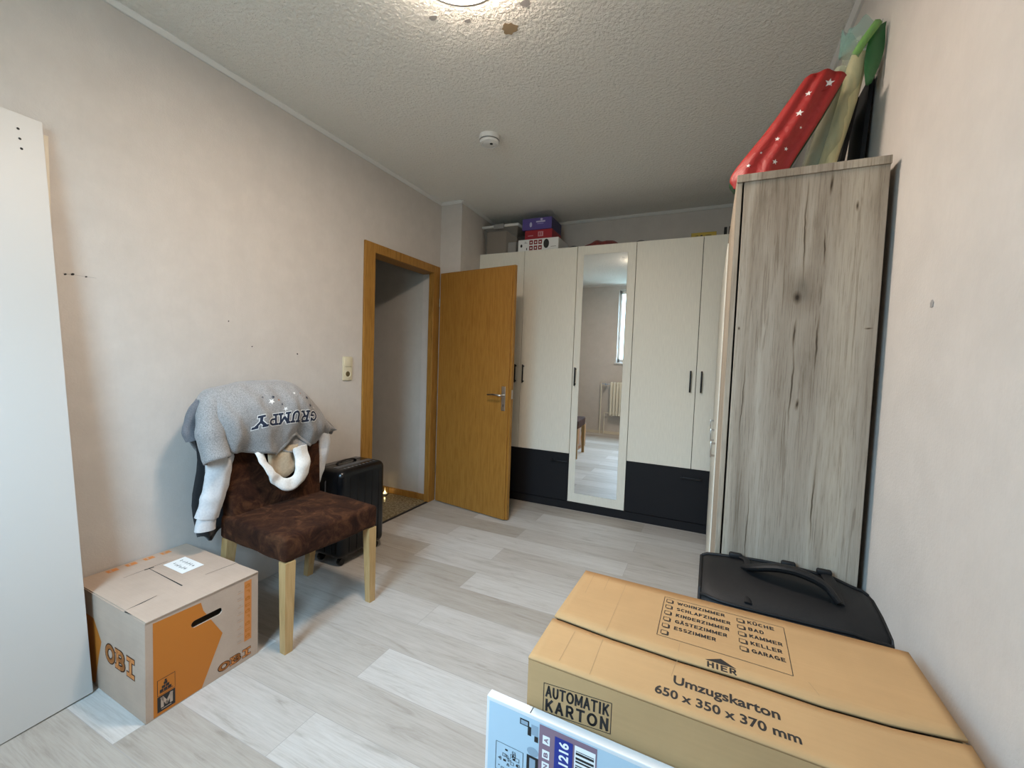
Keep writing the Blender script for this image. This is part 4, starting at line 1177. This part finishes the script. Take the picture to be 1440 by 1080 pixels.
rbx = thing('red_box', (.74, 3.66, ZW + .109), 'red cardboard box between the purple box and the white box on the wardrobe', 'box')
M_redb = mat('red_box_card', (.33, .012, .025), .45)
MB().box((.612, 3.54, ZW + .109), (.868, 3.78, ZW + .190), .002).build('box_body', M_redb, rbx)
gm = plane_map((.612, 3.54, ZW + .109), Vector((1, 0, 0)), Vector((0, 0, 1)), .0005)
M_pink = mat('pink_print', (.55, .25, .28), .5)
printed('front_print', [(quad2d(.125, .022, .175, .064), 0, 1), (quad2d(.134, .03, .142, .056), 1, 2), (quad2d(.152, .03, .160, .056), 1, 2)], gm, [M_pink, M_redb], rbx)
printed('front_print', [(quad2d(.03, .03, .08, .036), 0, 1)], gm, [M_pink], rbx)
pb = thing('purple_box', (.72, 3.66, ZW + .191), 'purple and blue box, topmost of the stack on the wardrobe', 'box')
M_purp = mat('purple_card', (.10, .07, .28), .45)
MB().hexa([(.590, 3.53, ZW + .191), (.865, 3.53, ZW + .191), (.865, 3.79, ZW + .191), (.590, 3.79, ZW + .191), (.590, 3.53, ZW + .290), (.865, 3.53, ZW + .290), (.865, 3.79, ZW + .290), (.590, 3.79, ZW + .290)]).build('box_body', M_purp, pb)
gm = plane_map((.590, 3.53, ZW + .191), Vector((1, 0, 0)), Vector((0, 0, 1)), .0005)
items = [(shape2d([arc(.080, .045, .012, .022, 0, 360, 14)]), 0, 1), (quad2d(.13, .060, .215, .072), 0, 1), (quad2d(.14, .045, .20, .052), 1, 1), (shape2d([arc(.18, .084, .012, .010, 0, 360, 12)]), 0, 1)]
M_lil = [mat('lilac_print', (.55, .52, .70), .5), mat('violet_print', (.30, .24, .55), .5)]
for it in items: printed('front_print', [it], gm, M_lil, pb)
M_purps = mat('deep_blue_card', (.045, .04, .13), .45)
MB().box((.8652, 3.532, ZW + .192), (.8660, 3.788, ZW + .289)).build('side_print', M_purps, pb)

def heap(name, x0, x1, y, h, m, label, seed, cat='clothing', dy=.10):
    rws = []
    for i in range(22):
        t_ = i / 21; x = x0 + (x1 - x0) * t_
        hh = h * (math.sin(math.pi * t_) ** .6) * (.75 + .45 * noise.noise(Vector((x * 14, seed, 0)))) + .004
        rws.append([Vector((x, y + dy * (math.cos(a_) + .15 * noise.noise(Vector((x * 9, a_, seed)))), ZW + .002 + hh * max(0, math.sin(a_)) ** .7)) for a_ in [math.pi * k / 12 for k in range(13)]])
    o = MB().grid(rws).build(name, m, None, True, origin=((x0 + x1) / 2, y, ZW)); tag(o, label, cat); return o
heap('folded_cloth', .95, 1.17, 3.66, .05, M_blackcloth, 'low dark cloth lying on the wardrobe, left of the red garment', 1)
heap('red_garment', 1.16, 1.46, 3.62, .075, cloth('dark_red_cloth', (.20, .03, .025), (.09, .02, .02), 60), 'crumpled dark red garment on top of the wardrobe, above the mirror door', 2)
heap('grey_cloth', 1.475, 1.72, 3.68, .052, cloth('dull_grey_cloth', (.22, .20, .19), (.16, .15, .14), 60), 'flat grey cloth on the wardrobe, right of the red garment', 3)
yb2 = MB().box((1.99, 3.56, ZW + .001), (2.165, 3.68, ZW + .048), .003)
yo = thing('yellow_box', (2.08, 3.62, ZW), 'small yellow box at the right end of the wardrobe top', 'box')
M_yel = mat('mustard_card', (.42, .30, .03), .5)
yb2.build('box_body', M_yel, yo)
printed('front_print', [(quad2d(.03, .022, .05, .026), 0, 1), (quad2d(.065, .020, .08, .028), 0, 1), (quad2d(.10, .022, .14, .026), 0, 1)], plane_map((1.99, 3.56, ZW), Vector((1, 0, 0)), Vector((0, 0, 1)), .0005), [M_ink], yo)
bb = MB().box((2.215, 3.60, ZW + .001), (2.235, 3.72, ZW + .085), .002).box((2.248, 3.62, ZW + .001), (2.30, 3.74, ZW + .095), .004)
tag(bb.build('dark_folder', M_blackm, None, origin=(2.25, 3.66, ZW)), 'dark upright folder in the corner, right of the yellow box', 'folder')

# ------------------------------------------------------------------ things on the grey cabinet
# red paper gift bag, leaning
rg = thing('gift_bag', (2.29, 1.68, CH), 'red gift bag with white stars, leaning on the grey oak cabinet top', 'gift bag')
M_redbag = mat('red_gift_paper', (.30, .010, .008), .5); n = NT(M_redbag); n.bump(n.noise(n.coord((1, 1, 1)), 14, 4, .6, 1.0), .5, .012)
M_greenbag = mat('dark_green_paper', (.012, .06, .022), .5)
yF = 1.578
front = [(2.222, 1.832), (2.375, 1.832), (2.430, 1.930), (2.492, 2.128), (2.474, 2.142), (2.434, 2.160), (2.385, 2.143), (2.300, 2.015), (2.203, 1.885)]
def lerp2(a, b, t_): return (a[0] + (b[0] - a[0]) * t_, a[1] + (b[1] - a[1]) * t_)
left = catmull([(2.213, yF, 1.834), (2.205, yF, 1.882), (2.300, yF, 2.010), (2.388, yF, 2.140)], 24)
right = catmull([(2.345, yF, 1.834), (2.375, yF, 1.90), (2.435, yF, 2.01), (2.492, yF, 2.126)], 24)
rows = []
def bag_face(yoff, bulge):
    out = []
    for i in range(24):
        row = []
        for k in range(17):
            s_ = k / 16; p = left[i].lerp(right[i], s_)
            p = Vector((p.x, yF + yoff + bulge * math.sin(math.pi * s_) * (1 - .4 * i / 23) + .005 * math.sin(5.2 * s_ * math.pi + i * .12) * (1 if bulge < 0 else .5), p.z + .012 * math.sin(math.pi * s_) * (i / 23) ** 6))
            row.append(p)
        out.append(row)
    return out
fr_r = bag_face(0, -.022); bk_r = bag_face(.045, .006)
o = MB().grid(fr_r).build('front_face', M_redbag, rg, True)
o2 = MB().grid(bk_r).build('back_face', M_redbag, rg, True)
for o_ in (o, o2): solidify(o_, .0015)
sd_ = MB().grid([[fr_r[i][0], (fr_r[i][0] + bk_r[i][0]) / 2 + Vector((.012, 0, -.008)), bk_r[i][0]] for i in range(24)]); o_ = sd_.build('gusset', M_greenbag, rg, True); solidify(o_, .0012)
sd_ = MB().grid([[fr_r[i][16], (fr_r[i][16] + bk_r[i][16]) / 2 + Vector((-.02, 0, .008)), bk_r[i][16]] for i in range(24)]); o_ = sd_.build('gusset', M_greenbag, rg, True); solidify(o_, .0012)
MB().grid([fr_r[0], bk_r[0]]).build('base', M_greenbag, rg)
bvb = BVHTree.FromPolygons([tuple(q) for r in fr_r for q in r], [(i * 17 + k, i * 17 + k + 1, (i + 1) * 17 + k + 1, (i + 1) * 17 + k) for i in range(23) for k in range(16)])
def rmap(p, k=1.0):
    h_ = bvb.ray_cast(Vector((p[0], 1.2, p[1])), Vector((0, 1, 0)))
    q = h_[0] if h_[0] is not None else Vector((p[0], yF, p[1]))
    return q + Vector((0, -.0015 - .0004 * k, 0))
st = [(2.450, 2.108, .013), (2.398, 2.086, .009), (2.378, 2.030, .011), (2.325, 1.966, .007), (2.350, 1.932, .006), (2.322, 1.895, .008), (2.250, 1.895, .007), (2.385, 1.99, .004), (2.283, 1.93, .004)]
def starsafe(a_, b_, r_):
    return star2d(a_, b_, r_, .2)
for q in st: printed('star_print', [(starsafe(*q), 0, 1)], rmap, [M_wprint], rg)
hd = MB()
for yy in (yF + .01, yF + .075):
    pass
autosmooth(MB().tube(catmull([(2.40, yF - .004, 2.135), (2.41, yF - .008, 2.10), (2.44, yF - .010, 2.09), (2.47, yF - .006, 2.118)], 14), .0014, 6).build('cord_handle', M_redbag, rg))

# roll in film with green wrapping, leaning in the corner
ro = thing('wrapped_roll', (2.45, 1.70, CH), 'yellowish roll in translucent film with green ends, leaning behind the red gift bag', 'wrapped roll')
M_rollp = mat('yellow_cream_paper', (.52, .46, .24), .5); n = NT(M_rollp)
n.base(n.ramp(n.noise(n.coord((4, 4, 1)), 8, 4, .6), [(.35, (.36, .38, .22)), (.6, (.58, .50, .27))]))
M_film = mat('pale_green_film', (.40, .46, .34), .12, Alpha=.30); n = NT(M_film); n.bump(n.noise(n.coord(), 26, 5, .6, 1.5), .9, .01)
M_rollp2 = mat('grey_green_paper', (.30, .31, .22), .6)
M_greenf = mat('bright_green_film', (.16, .34, .09), .2, Alpha=.85)
M_gdark = mat('dark_green_film', (.03, .13, .04), .25)
ax_ = [(2.4672, 1.672, 1.848), (2.4788, 1.672, 1.9182), (2.4997, 1.672, 2.0122), (2.5196, 1.672, 2.1061), (2.5331, 1.672, 2.1896), (2.5436, 1.672, 2.2262)]
def crumple(mb, amp, f, seed):
    for i, v_ in enumerate(mb.v): mb.v[i] = v_ + Vector((noise.noise(v_ * f + Vector((seed, 0, 0))), noise.noise(v_ * f + Vector((0, seed, 0))), noise.noise(v_ * f + Vector((0, 0, seed))))) * amp
    return mb
autosmooth(MB().tube(catmull(ax_, 20), lambda t: .0235 + .002 * t, 24).build('paper_roll', M_rollp, ro))
autosmooth(MB().tube([(p[0] - .040, p[1] + .02, p[2] - .004 * i) for i, p in enumerate(ax_)], lambda t: .022, 20).build('paper_roll', M_rollp2, ro))
fx_ = [(2.435, 1.675, 1.843), (2.452, 1.675, 1.93), (2.478, 1.675, 2.03), (2.502, 1.675, 2.12), (2.522, 1.675, 2.20), (2.536, 1.675, 2.255)]
autosmooth(crumple(MB().tube(catmull(fx_, 40), lambda t: .047 + .010 * math.sin(math.pi * min(1, t * 1.1)) - .006 * t, 36, caps=False, flat=(1, .7)), .016, 22, 3).build('film', M_film, ro), 80)
fl_rows = []
for i in range(14):
    t_ = i / 13; c_ = Vector((2.532, 1.675, 2.235)).lerp(Vector((2.543, 1.675, 2.312)), t_)
    r_ = .040 + .006 * t_
    fl_rows.append([c_ + Vector((min(r_ * 1.05 * math.cos(a_) * (1 + .10 * math.sin(5 * a_)), 2.594 - c_.x), r_ * .55 * math.sin(a_), .014 * t_ * math.sin(3 * a_) + .008 * t_ * math.sin(7 * a_))) for a_ in [2 * math.pi * k / 40 for k in range(40)]])
o_ = MB().grid(fl_rows, close_u=True).build('film_end', mat('pale_blue_green_film', (.20, .38, .33), .15, Alpha=.5), ro, True)
rib_ = catmull([(2.520, 1.630, 2.205), (2.534, 1.626, 2.232), (2.553, 1.626, 2.262), (2.572, 1.630, 2.292)], 12)
rr = [[p + Vector((-.010, 0, .006)), p + Vector((0, -.006, 0)), p + Vector((.008, 0, -.006))] for p in rib_]
solidify(MB().grid(rr).build('green_fold', M_greenf, ro, True), .001)
gr_ = []
for i in range(12):
    t_ = i / 11; p = Vector((2.560, 1.640, 2.12)).lerp(Vector((2.576, 1.642, 2.292)), t_); wd = .008 + .016 * math.sin(math.pi * min(1, t_ * 1.15) * .8)
    gr_.append([p + Vector((-wd * .9, 0, 0)), p + Vector((0, .010, 0)), p + Vector((min(wd, 2.595 - p.x), .004, .004))])
solidify(MB().grid(gr_).build('dark_green_fold', M_gdark, ro, True), .001)

# black flat frames leaning in the corner on the cabinet
for (x0, xt, y, hh, lb_) in ((2.512, 2.552, 1.79, .30, 'thin black board on the cabinet, nearest the room in the corner behind the roll'), (2.572, 2.588, 1.79, .36, 'taller black board leaning on the right wall, behind the wrapped roll')):
    P = [(x0 - .006, y - .07, CH + .001), (x0 + .006, y - .07, CH + .001), (x0 + .006, y + .10, CH + .001), (x0 - .006, y + .10, CH + .001),
         (xt - .006, y - .07, CH + hh), (xt + .006, y - .07, CH + hh), (xt + .006, y + .10, CH + hh), (xt - .006, y + .10, CH + hh)]
    o_ = MB().hexa(P).build('black_board', M_black, None, origin=(x0, y, CH)); tag(o_, lb_, 'board', 'black boards on the grey cabinet')

# ------------------------------------------------------------------ wall marks
def mark(nm, c, r, wall, label, el=(1, 1), cat='drill hole', m=M_hole):
    c = Vector(c); poly = []
    for k in range(14):
        a_ = 2 * math.pi * k / 14; rr_ = r * (1 + .2 * math.sin(2 * a_ + c.y * 9) + .12 * math.sin(5 * a_))
        poly.append(c + Vector((0, math.cos(a_) * rr_ * el[0], math.sin(a_) * rr_ * el[1])))
    o_ = MB().prism(poly, ((.0012, 0, 0) if wall == 'l' else (-.0012, 0, 0))).build(nm, m, None, origin=c); tag(o_, label, cat, {'drill hole': 'drill holes beside the white board', 'speck': 'specks on the left wall'}.get(cat) if wall == 'l' else None); return o_
mark('wall_plug', (W_, 1.213, 1.405), .009, 'r', 'dark plug hole in the right wall, right of the grey oak cabinet', (1, .8), m=M_grille)
mark('drill_hole', (0, .742, 1.513), .0035, 'l', 'drill hole in the left wall nearest the white board')
mark('drill_hole', (0, .762, 1.517), .0045, 'l', 'second drill hole from the white board on the left wall')
mark('drill_hole', (0, .800, 1.515), .003, 'l', 'small drill hole at the right end of the scratch on the left wall')
def wallpt(y, z, r, lab): mark('wall_speck', (0, y, z), r, 'l', lab, cat='speck')
wallpt(1.33, 1.40, .003, 'tiny dark speck on the left wall above the clothes')
wallpt(1.45, 1.28, .003, 'tiny dark speck on the left wall, lower right of the one above the clothes')
wallpt(1.72, 1.25, .004, 'tiny dark speck on the left wall between the clothes and the switch')
sc_ = MB().box((0, .735, 1.5148), (.0008, .83, 1.5158)); tag(sc_.build('wall_scratch', M_grille, None, origin=(0, .78, 1.515)), 'thin horizontal scratch through the drill holes on the left wall', 'scratch')

# ------------------------------------------------------------------ radiator under the window (seen in the mirror)
ra = thing('radiator', (1.07, YB + .08, .3), 'cream column radiator below the window, reflected in the mirror door', 'radiator')
for i in range(16):
    x = .64 + i * .052
    autosmooth(MB().box((x, YB + .05, .34), (x + .044, YB + .13, .92), .012, 3).build('column', M_rad, ra), 40)
MB().tube([(.63, YB + .09, .38), (1.47, YB + .09, .38)], .014, 10).tube([(.63, YB + .09, .88), (1.47, YB + .09, .88)], .014, 10).build('header_pipe', M_rad, ra)
pp = MB().tube([(.47, YB + .05, .002), (.47, YB + .05, .90)], .011, 12)
pp.tube([(.54, YB + .05, .002), (.54, YB + .05, .38), (.60, YB + .07, .38), (.64, YB + .09, .38)], .009, 10)
autosmooth(pp.build('pipe', M_rad, ra))
autosmooth(MB().tube([(.47, YB + .05, .88), (.58, YB + .08, .88), (.64, YB + .09, .88)], .010, 10).tube([(.57, YB + .05, .88), (.57, YB + .14, .88)], .018, 14).build('valve', M_chrome, ra))
